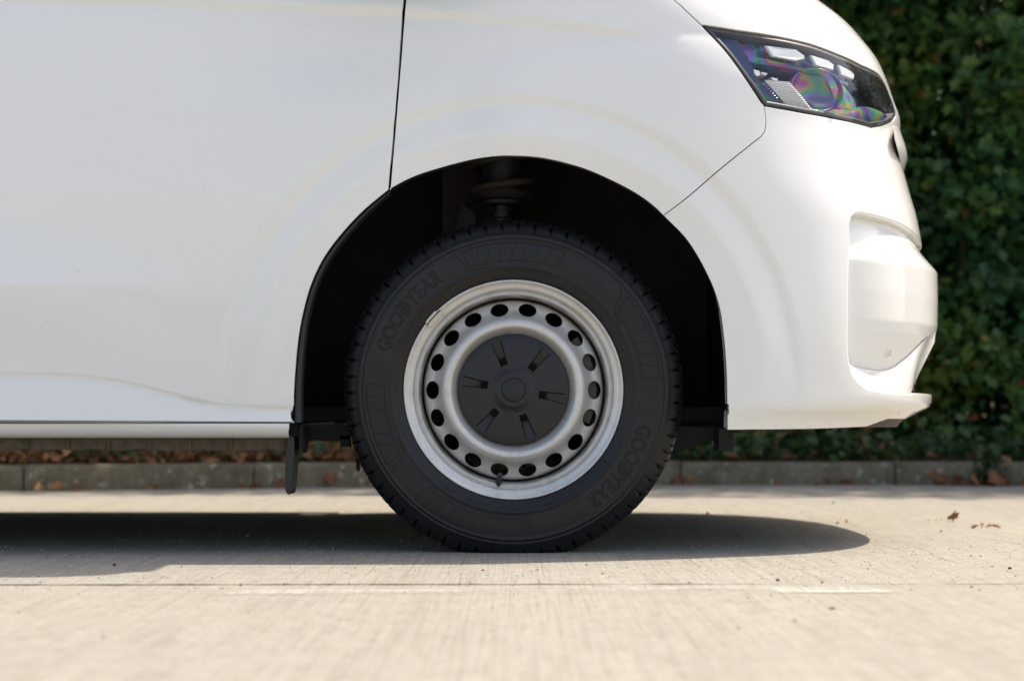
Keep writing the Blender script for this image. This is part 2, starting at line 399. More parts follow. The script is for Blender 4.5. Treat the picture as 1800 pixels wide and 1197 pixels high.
# ------------------------------------------------------------------ leaves
def leaf_cloud(name, P, size, mat, parent, tone, shape='lobed', up_bias=.4, seed=3, face=None):
    """every leaf is its own little lobed, folded blade"""
    r = np.random.default_rng(seed); n = len(P)
    if shape == 'lobed':
        base = np.array([(0, -.5, 0), (.34, -.30, .06), (.24, -.02, .05), (.50, .18, .10), (.20, .26, .04), (0, .62, -.06), (-.20, .26, .04), (-.50, .18, .10), (-.24, -.02, .05), (-.34, -.30, .06)])
        faces = np.array([(0, 1, 2), (0, 2, 5), (2, 3, 4), (2, 4, 5), (0, 5, 8), (5, 6, 8), (6, 7, 8), (0, 8, 9)])
    else:
        base = np.array([(0, -.55, 0), (.28, -.2, .09), (.24, .22, .08), (0, .6, -.05), (-.24, .22, .08), (-.28, -.2, .09)])
        faces = np.array([(0, 1, 2), (0, 2, 3), (0, 3, 4), (0, 4, 5)])
    nrm = r.normal(0, 1, (n, 3)); nrm[:, 2] = np.abs(nrm[:, 2])*.6 + up_bias; nrm[:, 1] -= .55
    if face is not None: nrm += face
    nrm /= np.linalg.norm(nrm, axis=1)[:, None]
    t = r.normal(0, 1, (n, 3)); t[:, 2] -= .4; t -= nrm*np.sum(t*nrm, axis=1)[:, None]; t /= np.linalg.norm(t, axis=1)[:, None]
    u = np.cross(t, nrm)
    s = (size*r.uniform(.45, 1.35, n))[:, None, None]
    V = (base[None, :, 0, None]*u[:, None, :] + base[None, :, 1, None]*t[:, None, :] + base[None, :, 2, None]*nrm[:, None, :]*r.uniform(.4, 1.8, n)[:, None, None])*s + P[:, None, :]
    nv = len(base); Fc = (faces[None] + (np.arange(n)*nv)[:, None, None]).reshape(-1, 3)
    me = bpy.data.meshes.new(name); me.vertices.add(n*nv); me.vertices.foreach_set('co', V.astype(np.float32).ravel())
    me.loops.add(len(Fc)*3); me.loops.foreach_set('vertex_index', Fc.astype(np.int32).ravel())
    me.polygons.add(len(Fc)); me.polygons.foreach_set('loop_start', np.arange(0, len(Fc)*3, 3, dtype=np.int32))
    me.update(calc_edges=True)
    at = me.attributes.new('tone', 'FLOAT', 'POINT'); at.data.foreach_set('value', np.repeat(tone, nv).astype(np.float32))
    me.materials.append(mat); me.validate()
    o = bpy.data.objects.new(name, me); COL.objects.link(o)
    if parent: o.parent = parent
    return o

def vnoise(P, scale, seed):
    """cheap smooth value noise for clumping"""
    r = np.random.default_rng(seed); G = r.random((40, 40, 40)); q = P*scale + 100.0
    i = np.floor(q).astype(int); fr_ = q - i; fr_ = fr_*fr_*(3-2*fr_); o = 0
    for dx in (0, 1):
        for dy in (0, 1):
            for dz in (0, 1):
                w = (fr_[:, 0] if dx else 1-fr_[:, 0])*(fr_[:, 1] if dy else 1-fr_[:, 1])*(fr_[:, 2] if dz else 1-fr_[:, 2])
                o = o + w*G[(i[:, 0]+dx) % 40, (i[:, 1]+dy) % 40, (i[:, 2]+dz) % 40]
    return o

hedge = empty('hedge', (0, 5.2, .1)); hedge_label = 'tall dense dark green leafy hedge growing behind the kerb'
tag(hedge, hedge_label, 'hedge')
def hedge_leaves(n0, xr, zr, thick, seed):
    r = np.random.default_rng(seed)
    P = np.stack([r.uniform(*xr, n0), r.uniform(0, 2.2, n0), r.uniform(*zr, n0)], axis=1)
    Q = P*np.array([1, 0, 1])
    front = .12 + .55*vnoise(Q, 1.3, 2) + .50*vnoise(Q, 3.2, 5) + .18*vnoise(Q, 7.5, 6) - .05*P[:, 2] - .17*np.clip(P[:, 2]-2.3, 0, 3)
    keep = (P[:, 1] > front - .05) & (P[:, 1] < front + thick)
    keep &= r.random(n0) < np.where(vnoise(P, 4.4, 8) > .40, 1.0, .22)
    keep &= (P[:, 2] < 4.9 + .8*vnoise(Q, .9, 12))
    keep &= ~((P[:, 2] < .28) & (r.random(n0) < .4))
    P = P[keep]; depth = (P[:, 1] - front[keep])
    P[:, 1] += np.interp(P[:, 0], [-14, 6, 20], [4.35, 4.60, 4.60]); P[:, 1] += (np.array([kerb_y(x) for x in P[:, 0]]) - 4.45)*.35*(np.abs(P[:, 0]) < 5); P[:, 2] += .08
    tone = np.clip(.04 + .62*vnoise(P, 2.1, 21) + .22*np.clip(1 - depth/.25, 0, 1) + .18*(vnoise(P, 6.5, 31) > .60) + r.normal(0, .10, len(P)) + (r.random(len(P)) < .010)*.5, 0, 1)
    P[:, 1] -= 5.2; P[:, 2] -= .1
    return P, tone
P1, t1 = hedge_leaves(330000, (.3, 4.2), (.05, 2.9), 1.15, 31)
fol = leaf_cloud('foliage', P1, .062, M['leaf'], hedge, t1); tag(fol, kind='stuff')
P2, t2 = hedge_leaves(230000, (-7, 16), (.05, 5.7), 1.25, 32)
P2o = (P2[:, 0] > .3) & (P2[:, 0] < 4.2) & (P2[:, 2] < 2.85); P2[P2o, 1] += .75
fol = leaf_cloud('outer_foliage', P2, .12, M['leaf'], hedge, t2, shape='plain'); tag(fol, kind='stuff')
print('hedge leaves', len(P1), len(P2))
for i in range(46):
    x = rng.uniform(-5, 5.5) if i > 5 else [1.56, 1.605, 2.12, 2.7, 3.1, 1.2][i]
    y0 = kerb_y(x)*.55 + 4.45*.45 + rng.uniform(1.0, 1.5) if i > 1 else 4.80 + .03*i
    pth = [Vector((x, y0, .06))]
    for q in range(7):
        pth.append(pth[-1] + Vector((rng.normal(0, .07), rng.normal(0, .05), (.30 + rng.random()*.22)*(.12 if i < 2 else 1))))
    r0 = rng.uniform(.008, .02) if i > 1 else .007
    mb = MB(); mb.tube([p - Vector((0, 5.2, .1)) for p in pth], [r0*(1-.1*q) for q in range(8)], 7)
    for bq in range(3):
        a = pth[1+bq*2]; e = a + Vector((rng.normal(0, .25), rng.uniform(-.35, .1), rng.uniform(.1, .4)))
        mb.tube([q - Vector((0, 5.2, .1)) for q in (a, (a+e)/2 + Vector((0, 0, .04)), e)], [r0*.5, r0*.4, r0*.2], 5)
    mb.obj('stem', M['bark'], hedge)

# creeping ground cover along the bed, thicker to the right; dry litter to the left under the van
n1 = 5200
x = rng.uniform(-4, 5, n1); kk = np.where(x > -.3, 1.0, .12 + .25*np.sin(x*5)**6); sel = rng.random(n1) < kk; x = x[sel]
y = np.array([kerb_y(q) for q in x]) + .10 + rng.gamma(1.6, .11, len(x)); z = .10 + np.abs(rng.normal(0, .055, len(x))) + .12*(y - np.array([kerb_y(q) for q in x]) - .1)
P = np.stack([x, y, z], 1)
gc = leaf_cloud('ground_cover', P, .045, M['ivy'], None, rng.random(len(x)), up_bias=.8, seed=9)
tag(gc, 'low green creeping plants behind the kerb', 'ground cover', kind='stuff')
n2 = 3000
x = rng.uniform(-4.5, 4.5, n2); kk = np.where(x < -.2, 1.0, .22); sel = rng.random(n2) < kk; x = x[sel]
ky = np.array([kerb_y(q) for q in x]); y = ky + .09 + rng.gamma(1.5, .12, len(x)); z = .102 + np.abs(rng.normal(0, .018, len(x))) + .05*(y-ky)
lt = leaf_cloud('leaf_litter', np.stack([x, y, z], 1), .050, M['dead'], None, rng.random(len(x))*.9, up_bias=1.2, seed=10, shape='plain')
tag(lt, 'brown dead leaves lying in the bed behind the kerb', 'leaf litter', kind='stuff')
mb = MB()
for i in range(900):
    x0 = rng.uniform(-4.2, .1) if i < 875 else rng.uniform(.1, 3); y0 = kerb_y(x0) + rng.uniform(.14, .55); h = rng.uniform(.08, .3)
    a = Vector((x0, y0, .09)); e = a + Vector((rng.normal(0, .16), rng.normal(-.02, .07), h)); mm_ = (a+e)/2 + Vector((rng.normal(0, .03), 0, .05))
    mb.tube([a, mm_, e], [.0035, .003, .0015], 4)
ds = mb.obj('dry_stems', M['dry_stem']); tag(ds, 'tangle of dry brown stems in the bed behind the kerb', 'dry plants', kind='stuff')

def on_ground(px_, py2, z=0.0):
    d = F*(CAMZ - z)/(py2 - HY); return Vector(((px_-CX)*d/F, d - CAMD, z))

def dry_leaf(loc, size, name, label, cat, group=None, tone=.5, flat=False):
    r = np.random.default_rng(int(abs(loc[0]*9973 + loc[1]*1777)*100) % 99999)
    o = leaf_cloud(name, np.array([[0, 0, size*.22]]), np.array([size]), M['dead'], None, np.array([tone]), up_bias=1.6 if flat else .5, seed=int(r.integers(9999)))
    bm = bmesh.new(); bm.from_mesh(o.data); bmesh.ops.subdivide_edges(bm, edges=bm.edges, cuts=1)
    for vv in bm.verts: vv.co += Vector(r.normal(0, size*.05, 3))
    zmin = min(vv.co.z for vv in bm.verts)
    for vv in bm.verts: vv.co.z -= zmin - .0005
    bm.to_mesh(o.data); bm.free()
    o.location = loc; tag(o, label, cat, group); return o
# single leaves and stones on the sunlit concrete
dry_leaf(on_ground(1676, 917), .036, 'curled_leaf', 'curled brown dead leaf standing up on the sunlit concrete ahead of the van', 'dead leaf', tone=.45)
for i, (a, b3, s, t) in enumerate([(1714, 928, .022, .15), (1726, 928, .020, .8), (1738, 926, .030, .95), (1748, 926, .026, .5), (1756, 929, .014, .3)]):
    dry_leaf(on_ground(a, b3), s, 'leaf_scrap', 'scrap of crumpled pale brown leaf in the small row on the sunlit concrete', 'leaf scrap', 'leaf scraps in a small row on the concrete', tone=t)
for i, (a, b3, s) in enumerate([(1472, 921, .020), (1488, 920, .012), (1633, 916, .012), (1645, 916, .010), (1655, 915, .012)]):
    dry_leaf(on_ground(a, b3), s, 'leaf_crumb', 'tiny flat crumb of pale leaf on the concrete beyond the van shadow', 'leaf scrap', 'leaf crumbs on the concrete', tone=.95, flat=True)
# leaves drifted against the kerb
for i in range(64):
    if i < 26: x = rng.normal(1.94, .10)
    elif i < 34: x = rng.normal(2.16, .10)
    elif i < 48: x = rng.uniform(.6, 1.6)
    else: x = rng.uniform(-1.9, -.2)
    y = kerb_y(x) - abs(rng.normal(.02, .035)) - .015
    if i < 34: g, l, nm = 'leaves drifted under the weed', 'reddish brown dead leaf in the drift around the green weed at the kerb', 'drifted_leaf'
    elif i < 48: g, l, nm = 'leaves along the kerb ahead of the tyre', 'brown dead leaf lying at the foot of the kerb ahead of the tyre', 'kerb_leaf'
    else: g, l, nm = 'leaves along the kerb behind the tyre', 'brown dead leaf at the foot of the kerb seen under the van door', 'gutter_leaf'
    dry_leaf(Vector((x, y, .0)), rng.uniform(.035, .062), nm, l, 'dead leaf', g, tone=rng.uniform(.2, .75))
def pebble(px_, py2, r, mat, label, name='stone', squash=.7):
    bm = bmesh.new(); bmesh.ops.create_icosphere(bm, subdivisions=2, radius=r)
    for vv in bm.verts:
        vv.co *= 1 + random.uniform(-.22, .22); vv.co.z *= squash
    zmin = min(vv.co.z for vv in bm.verts)
    for vv in bm.verts: vv.co.z -= zmin + .0005
    me = bpy.data.meshes.new(name); bm.to_mesh(me); bm.free(); me.materials.append(mat)
    o = bpy.data.objects.new(name, me); COL.objects.link(o); o.location = on_ground(px_, py2); tag(o, label, 'stone'); return o
pebble(1367, 1021, .0036, M['stone'], 'small grey stone on the concrete just above the white line')
pebble(1445, 1024, .0024, M['brown_stone'], 'small reddish brown stone just right of the grey one above the white line')
pebble(1463, 1070, .0045, M['stone'], 'flat grey stone on the near concrete below the white line', squash=.4)
pebble(1775, 1000, .0033, M['brown_stone'], 'dark brown stone at the right side of the near concrete')
pebble(1708, 1032, .0026, M['brown_stone'], 'flat dark crumb of stone on the joint at the right', squash=.5)
pebble(201, 994, .0034, M['brown_stone'], 'dark stone in the shadow edge below the van door')
pebble(849, 1003, .0024, M['stone'], 'tiny grey stone on the sunlit concrete below the tyre')
pebble(1296, 942, .0034, M['brown_stone'], 'dark stone inside the van shadow ahead of the tyre')
pebble(1244, 903, .0042, M['brown_stone'], 'dark stone on the far edge of the van shadow')
pebble(1465, 884, .0040, M['stone'], 'grey stone on the sunlit strip between van shadow and kerb')
pebble(423, 1029, .0024, M['brown_stone'], 'reddish crumb of stone in the joint, left one')
pebble(500, 1028, .0026, M['brown_stone'], 'reddish crumb of stone in the joint, right one')
pebble(1654, 934, .0028, M['stone'], 'tiny dark grey stone left of the row of leaf scraps')
# loose grit on the pavement, too fine to count
ng = 9000; gr_ = np.random.default_rng(77); gx = gr_.uniform(-1.5, 1.7, ng); gy = np.where(gr_.random(ng) < .6, gr_.uniform(-1.0, .5, ng), gr_.uniform(-1.7, 3.4, ng)); gs = gr_.gamma(2.0, .00036, ng) + .0004
oc = np.array([(1, 0, 0), (0, 1, 0), (-1, 0, 0), (0, -1, 0), (0, 0, .7), (0, 0, -.4)]); of = np.array([(0, 1, 4), (1, 2, 4), (2, 3, 4), (3, 0, 4), (1, 0, 5), (2, 1, 5), (3, 2, 5), (0, 3, 5)])
GV = oc[None]*gs[:, None, None]*gr_.uniform(.7, 1.4, (ng, 6, 1)); an = gr_.uniform(0, 6.28, ng); ca_, sa_ = np.cos(an)[:, None], np.sin(an)[:, None]
GV = np.stack([GV[:, :, 0]*ca_ - GV[:, :, 1]*sa_ + gx[:, None], GV[:, :, 0]*sa_ + GV[:, :, 1]*ca_ + gy[:, None], GV[:, :, 2] + gs[:, None]*.35], -1)
gm, nt, b, out = new_mat('grit'); at = N(nt, 'ShaderNodeAttribute'); at.attribute_name = 'tone'
nt.links.new(ramp(nt, at.outputs['Fac'], [(0, (.07, .055, .042)), (.06, (.17, .15, .125)), (.18, (.29, .275, .24)), (.7, (.40, .385, .35)), (1, (.50, .48, .44))]).outputs[0], b.inputs['Base Color']); b.inputs['Roughness'].default_value = .8
grit = mesh_obj('grit', GV.reshape(-1, 3), (of[None] + (np.arange(ng)*6)[:, None, None]).reshape(-1, 3), gm, smooth=False)
at = grit.data.attributes.new('tone', 'FLOAT', 'POINT'); at.data.foreach_set('value', np.repeat(gr_.random(ng), 6).astype(np.float32))
tag(grit, 'fine loose grit scattered over the concrete', 'grit', kind='stuff')
# the weed rooted at the kerb foot
weed = empty('weed', (2.02, kerb_y(2.02) - .02, 0)); tag(weed, 'green leafy weed growing out of the kerb foot among dead leaves', 'weed')
n3 = 46; wp = np.stack([rng.normal(-.01, .035, n3), rng.normal(.01, .022, n3) - .02, np.abs(rng.normal(.06, .05, n3)) + .012], 1)
leaf_cloud('leaf', wp, .045, M['ivy'], weed, rng.random(n3)*.7, up_bias=.5, seed=4, shape='plain')
mb = MB()
for q in wp[::2]: mb.tube([(0, 0, 0), (q[0]*.6, q[1]*.6, q[2]*.6), tuple(q)], [.0025, .002, .001], 5)
mb.obj('stem', M['bark'], weed)

# ------------------------------------------------------------------ the van's outer skin as one smooth surface
YC = 0.95                                                         # van centre line
def smooth(a, b, x):
    t = np.clip((x-a)/(b-a), 0, 1); return t*t*(3-2*t)
PXM = F/4.05                                                      # picture pixels per metre at the side of the body
def X_(px_): return (px_-CX)/PXM
def Z_(py2): return CAMZ - (py2-HY)/PXM
YVZ = np.array([.05, .20, .245, .27, .30, .36, .45, .55, .70, .85, .95, 1.03, 1.10, 1.18, 1.26, 1.40])
YVY = np.array([.00, -.040, -.0475, -.0495, -.0508, -.0525, -.0555, -.057, -.057, -.054, -.049, -.041, -.029, -.008, .022, .10])
def spline(xs, ys):
    xs = np.array(xs, float); ys = np.array(ys, float); n = len(xs); h = np.diff(xs); d = np.diff(ys)/h
    mm_ = np.zeros(n); mm_[1:-1] = np.where(d[:-1]*d[1:] > 0, 2*d[:-1]*d[1:]/(d[:-1]+d[1:] + 1e-12), 0); mm_[0] = d[0]; mm_[-1] = d[-1]
    def f(x):
        x = np.asarray(x, float); i = np.clip(np.searchsorted(xs, x)-1, 0, n-2); t = (x-xs[i])/h[i]
        tt = np.clip(t, 0, 1)
        r = (2*tt**3-3*tt**2+1)*ys[i] + (tt**3-2*tt**2+tt)*h[i]*mm_[i] + (-2*tt**3+3*tt**2)*ys[i+1] + (tt**3-tt**2)*h[i]*mm_[i+1]
        return r + np.where(t > 1, (t-1)*h[i]*mm_[i+1], 0) + np.where(t < 0, t*h[i]*mm_[i], 0)
    return f
yv = spline(YVZ, YVY)
# silhouette of the nose in the picture
SIL = [(1150, -105), (1280, -52), (1389, 0), (1429, 20), (1472, 47), (1502, 69), (1525, 94), (1546, 120), (1560, 150), (1573, 187), (1583, 219), (1581, 240), (1578, 258), (1581, 278), (1588, 302),
       (1601, 348), (1612, 385), (1620, 430), (1626, 500), (1632, 600), (1638, 689), (1638, 703), (1634, 715), (1606, 729), (1592, 737), (1584, 746), (1575, 756)]
AX, NEXP = .62, 2.5
def section(phi, xf, xc, bb, NE=None):
    NE = NE or NEXP
    a = xf - xc; s, c = np.sin(phi), np.cos(phi)
    r = (np.abs(s/a)**NE + np.abs(c/bb)**NE)**(-1/NE)
    return xc + r*s, YC - r*c
def xc_of(xf): return np.maximum(xf - AX, np.minimum(-.12 + 0*xf, xf-.3))
PH = np.linspace(0, math.pi/2, 240)
XCF = lambda z, xf: xc_of(xf)
def calibrate():
    zs, xfs = [], []
    for (sx, sy) in SIL:
        xf = 1.0; z = Z_(sy)
        for it in range(60):
            x, y = section(PH, xf, float(XCF(np.array(z), np.array(xf))), YC - float(yv(z)))
            d = y + CAMD; u = x*F/d; k = int(np.argmax(u)); xf += ((sx-CX) - u[k])*d[k]/F; z = CAMZ - (sy-HY)*d[k]/F
        zs.append(z); xfs.append(xf)
    o_ = np.argsort(zs); return np.array(zs)[o_], np.array(xfs)[o_]
zs, xfs = calibrate()
ok = (zs < .50) & (zs > .2) | (zs > .62) & (zs < .74) | (zs > .90)
xc_s = spline(zs[ok][::2], xc_of(xfs[ok][::2]))                  # section centres follow the nose loosely, so the flank stays even
XCF = lambda z, xf: xc_s(z)
zs, xfs = calibrate()
xf_of = spline(zs, xfs)
EXTRA = 0.0
def features(x, z):
    """pressed shapes of the side: shoulder line, wing bulge, arch flare, door scallops. Positive = inwards"""
    P_, Q_ = CX + x*PXM, HY - (z-CAMZ)*PXM
    off = np.zeros_like(x)
    # shoulder crease
    zc = np.interp(P_, [-1500, 250, 711, 950, 1100, 1230, 1400], [-60, -6, 11, 32, 49, 74, 110])
    fade = 1 - smooth(1000, 1240, P_)
    off += .0085*smooth(-3, 15, Q_-zc)*fade
    # wing bulge below the crease: kinks outwards along a curved line
    zk = np.interp(P_, [760, 820, 870, 950, 1050, 1150, 1240, 1400], [150, 118, 96, 79, 70, 64, 60, 60])
    dq = Q_ - zk; fk = smooth(790, 900, P_)*(1-smooth(1230, 1420, P_))
    off += -.016*fk*(1-np.exp(-np.clip(dq, 0, None)/55.0))*(1-smooth(120, 420, dq))
    # concave bowl in the door behind the wing
    bx = np.exp(-((P_-560)/260)**2); off += .010*bx*np.exp(-((Q_-95)/60.)**2)
    # arch flare rings
    r = np.hypot(P_-898, (Q_-684)); am = (1 - smooth(560, 760, Q_))*(1-smooth(600, 900, -Q_+684+200)*0)
    ring = .0060*(1-smooth(499, 521, r)) - .0074*(1-smooth(447, 501, r)) + .0072*(1-smooth(392, 457, r))
    off += ring*am*(r > 300)
    # lower door scallop
    zl = np.interp(P_, [-2500, 0, 80, 150, 210, 260, 330, 390, 450, 530], [663, 663, 664, 668, 676, 688, 706, 718.5, 721, 722])
    off += (-.36*np.clip(Q_-zl, 0, 90)/PXM + .0045*smooth(-11, 1, Q_-zl))*(1-smooth(505, 530, P_))
    # rubbing swell halfway up the door
    ztop = np.interp(P_, [-2500, 0, 200, 345], [375, 380, 412, 497]); A = .024*(1-smooth(-100, 350, P_))
    h = np.clip((Q_-ztop)/np.maximum(500-ztop, 1), 0, 1)
    off += -A*np.where(Q_ < 500, h*h*(1.5-.5*h), 1-smooth(495, 640, Q_))
    return off
def master(t, z, dn=0.0):
    t = np.asarray(t, float); z = np.asarray(z, float)
    xf = xf_of(z); xc = XCF(z, xf); bb = YC - yv(z)
    phi = np.clip(t, 0, None)/bb
    xx, yy = section(phi, xf, xc, bb)
    x = np.where(t > 0, xx, xc + t); y = np.where(t > 0, yy, yv(z))
    w = 1 - smooth(.15, .60, phi)
    y = y + features(x, z)*w
    return np.stack([x, y, z + 0*x], -1)
def master_n(t, z, e=.0012):
    du = master(t+e, z) - master(t-e, z); dv = master(t, z+e) - master(t, z-e)
    n = np.cross(du, dv); n /= np.maximum(np.linalg.norm(n, axis=-1, keepdims=True), 1e-12)
    return n                                                        # outwards
TG = np.concatenate([np.linspace(-5.0, -1.3, 60), np.linspace(-1.29, 1.49, 900)])
def pick(px_, py2, inner=0.0):
    """surface coordinates of a point of the skin seen at a picture position"""
    z = Z_(py2)
    for it in range(8):
        p = master(TG, np.full_like(TG, z)); d = p[:, 1] + CAMD; u = CX + p[:, 0]*F/d
        k = int(np.argmax(u)); t = float(np.interp(px_, u[:k+1], TG[:k+1])); d_ = float(np.interp(t, TG, d)); z = CAMZ - (py2-HY)*d_/F
    return (t, z)
def pick_line(pts): return [pick(*p) for p in pts]

def dense(poly, step=.010, closed=True):
    out = []; n = len(poly)
    for i in range(n if closed else n-1):
        a = np.array(poly[i]); b = np.array(poly[(i+1) % n]); k = max(1, int(np.ceil(np.hypot(*(b-a))/step)))
        out += [tuple(a + (b-a)*j/k) for j in range(k)]
    if not closed: out.append(tuple(poly[-1]))
    return out
def catmull(pts, n=6):
    p = [np.array(q, float) for q in pts]; p = [2*p[0]-p[1]] + p + [2*p[-1]-p[-2]]; out = []
    for i in range(1, len(p)-2):
        for j in range(n):
            t = j/n; a, b, c, d = p[i-1], p[i], p[i+1], p[i+2]
            out.append(tuple(.5*((2*b) + (c-a)*t + (2*a-5*b+4*c-d)*t*t + (3*b-a-3*c+d)*t**3)))
    return out + [tuple(p[-2])]
def inside(poly, pts):
    px_, py2 = pts[:, 0], pts[:, 1]; c = np.zeros(len(pts), bool); n = len(poly); j = n-1
    for i in range(n):
        xi, yi = poly[i]; xj, yj = poly[j]
        if yi != yj: c ^= ((yi > py2) != (yj > py2)) & (px_ < (xj-xi)*(py2-yi)/(yj-yi) + xi)
        j = i
    return c
def shrink(poly, g):
    n = len(poly); P_ = np.array(poly); A = 0.5*np.sum(P_[:, 0]*np.roll(P_[:, 1], -1) - np.roll(P_[:, 0], -1)*P_[:, 1])
    sgn = 1 if A > 0 else -1
    tn = np.roll(P_, -1, 0) - np.roll(P_, 1, 0); L = np.maximum(np.hypot(tn[:, 0], tn[:, 1]), 1e-9)[:, None]; tn = tn/L
    nrm = np.stack([-tn[:, 1], tn[:, 0]], 1)*sgn                      # inwards
    return [tuple(q) for q in P_ + nrm*g], nrm
def panel(name, poly, mat, parent, gap=.0019, grid=.012, surf=None, surf_n=None, depth=.02, inset=0.0, mirror=False, lip=.0016, feats=()):
    """one pressed panel: fine surface inside an outline, with a rounded, returned edge"""
    surf = surf or master; surf_n = surf_n or master_n
    poly = dense(poly, .008)
    lip = np.array([lip(q) for q in poly])[:, None] if callable(lip) else np.full((len(poly), 1), lip)
    gap = np.array([gap(q) for q in poly])[:, None] if callable(gap) else gap
    poly, nrm = shrink(poly, gap + lip)
    P_ = np.array(poly); nb_ = len(poly)
    lo, hi = P_.min(0), P_.max(0)
    gx = np.arange(lo[0], hi[0], grid); gy = np.arange(lo[1], hi[1], grid)
    G = np.array([(a + (grid*.5 if (j % 2) else 0), b_) for j, b_ in enumerate(gy) for a in gx])
    G = G[inside(poly, G)]
    if len(G):
        keep_ = np.ones(len(G), bool)
        for i in range(0, len(G), 2000):
            g = G[i:i+2000]; dd = np.min(np.hypot(g[:, None, 0]-P_[None, :, 0], g[:, None, 1]-P_[None, :, 1]), axis=1); keep_[i:i+2000] = dd > grid*.45
        G = G[keep_]
    allp = np.concatenate([P_, G]) if len(G) else P_
    cons_ = [(i, (i+1) % nb_) for i in range(nb_)]
    for fl in feats:                                                # rows of points along a crease, so that it stays crisp
        fl = np.array(dense(fl, .006, False)); fl = fl[inside(poly, fl)]
        fl = fl[np.array([np.min(np.hypot(*(P_ - q).T)) > .003 for q in fl])]
        b0 = len(allp); allp = np.concatenate([allp[:nb_], np.array([q for q in allp[nb_:] if np.min(np.hypot(fl[:, 0]-q[0], fl[:, 1]-q[1])) > .0035]).reshape(-1, 2)]); b0 = len(allp)
        allp = np.concatenate([allp, fl]); cons_ += [(b0+i, b0+i+1) for i in range(len(fl)-1)]
    if feats: cons_ = cons_[:nb_]
    vo, eo, fo, *_ = geometry.delaunay_2d_cdt([Vector(p) for p in allp], cons_, [], 0, 1e-7)
    vo = np.array([(q.x, q.y) for q in vo]); fo = np.array([f for f in fo])
    cen = vo[fo].mean(1); fo = fo[inside(poly, cen)]
    V = surf(vo[:, 0], vo[:, 1]); Nn = surf_n(vo[:, 0], vo[:, 1])
    # edge rings
    B = surf(P_[:, 0], P_[:, 1]); Bn = surf_n(P_[:, 0], P_[:, 1]); e = 1e-3
    O = surf(P_[:, 0] - nrm[:, 0]*e, P_[:, 1] - nrm[:, 1]*e) - B; O -= Bn*np.sum(O*Bn, -1, keepdims=True); O /= np.maximum(np.linalg.norm(O, axis=-1, keepdims=True), 1e-9)
    rings = [(B, Bn), (B + O*lip*.7 - Bn*lip*.3, Bn*.7+O*.7), (B + O*lip - Bn*lip, O), (B + O*lip - Bn*depth, O)]
    base = len(V); VV = [V]; NN = [Nn]; Fq = [tuple(f) for f in fo]
    for (q, nn) in rings: VV.append(q); NN.append(nn/np.maximum(np.linalg.norm(nn, axis=-1, keepdims=True), 1e-9))
    for k in range(3):
        for i in range(nb_):
            a, b_ = base + k*nb_ + i, base + k*nb_ + (i+1) % nb_
            Fq.append((a, b_, b_+nb_, a+nb_))
    V = np.concatenate(VV); Nn = np.concatenate(NN)
    if inset: V = V - Nn*inset
    # orient every face with its normals
    out = []
    for f in Fq:
        a, b_, c_ = V[f[0]], V[f[1]], V[f[2]]; g = np.cross(b_-a, c_-a)
        out.append(tuple(f) if np.dot(g, Nn[f[0]] + Nn[f[1]] + Nn[f[2]]) >= 0 else tuple(reversed(f)))
    if mirror:
        nV = len(V); V2 = V.copy(); V2[:, 1] = 2*YC - V2[:, 1]; N2 = Nn.copy(); N2[:, 1] *= -1
        V = np.concatenate([V, V2]); Nn = np.concatenate([Nn, N2]); out = out + [tuple(nV+i for i in reversed(f)) for f in out]
    return mesh_obj(name, V, out, mat, parent, normals=Nn)

van = empty('panel_van', (0, YC, 0)); tag(van, 'white panel van parked side on, front wheel and nose in view', 'van')
VO = Vector((0, -YC, 0))
def child(o, parent=None):
    """parts are built in world coordinates; hang them on the van without moving them"""
    o.parent = parent or van; o.matrix_parent_inverse = Matrix.Translation(-Vector((parent or van).location)) if (parent is None or parent is van) else Matrix.Identity(4)
    return o

# seams, in picture positions
S1 = [(722, -75), (711.7, 0), (704, 100), (696, 202), (690, 270), (684.5, 335)]
S2 = [(1010, -100), (1100, -58), (1183, 0), (1207, 21), (1233, 45)]
S3 = [(1233, 45), (1277, 92), (1317, 147), (1343.5, 187)]
S4 = [(1343.5, 187), (1346, 206), (1345.5, 226), (1339, 239), (1323, 252), (1268, 296), (1206, 349), (1166, 379)]
S5 = [(1233, 45), (1297, 55), (1355, 63.5), (1423, 78), (1472, 96), (1516, 116.5), (1546, 132), (1556, 146)]
S6 = [(1343.5, 187), (1414, 200), (1472, 210.5), (1531, 225), (1552, 222), (1569, 215), (1575, 205)]
S7 = [(1556, 146), (1562, 160), (1570, 180), (1575, 205)]
ARCH_L = [(684.5, 335), (640, 372), (603, 411), (571, 454), (548, 502), (533, 556), (525, 604), (520, 660), (518, 700), (517.5, 743)]
ARCH_F = [(684.5, 335), (718, 317), (753, 303.5), (817, 285.5), (858, 278), (898, 275.5), (958, 280), (1027, 298), (1095, 328.5), (1135, 353), (1166, 379)]
ARCH_B = [(1166, 379), (1209, 424), (1245, 486), (1264, 538), (1272, 590), (1276.5, 645), (1278, 700), (1278, 756)]
L1, L2, L3, L4 = [pick_line(catmull(s, 12)) for s in (S1, S2, S3, S4)]
L5 = pick_line(catmull(S5[:-1], 3)[:-2]) ; L5 = pick_line(S5)
L6, L7 = pick_line(S6), pick_line(S7)
AL, AF, AB = [pick_line(catmull(s, 6)) for s in (ARCH_L, ARCH_F, ARCH_B)]

# front wing
top_mid = pick_line([(800, -90), (900, -102)])
wing_poly = L1[:1] + top_mid + L2 + L3[1:] + L4[1:] + AF[::-1][1:] + L1[::-1][1:-1]
L4d = np.array(dense(L4, .01, False))
def wing_gap(q): return .0019 - .0013*float(1-smooth(.004, .012, np.min(np.hypot(L4d[:, 0]-q[0], L4d[:, 1]-q[1]))))
front_wing = child(panel('front_wing', wing_poly, M['paint'], van, gap=wing_gap, lip=.0011))
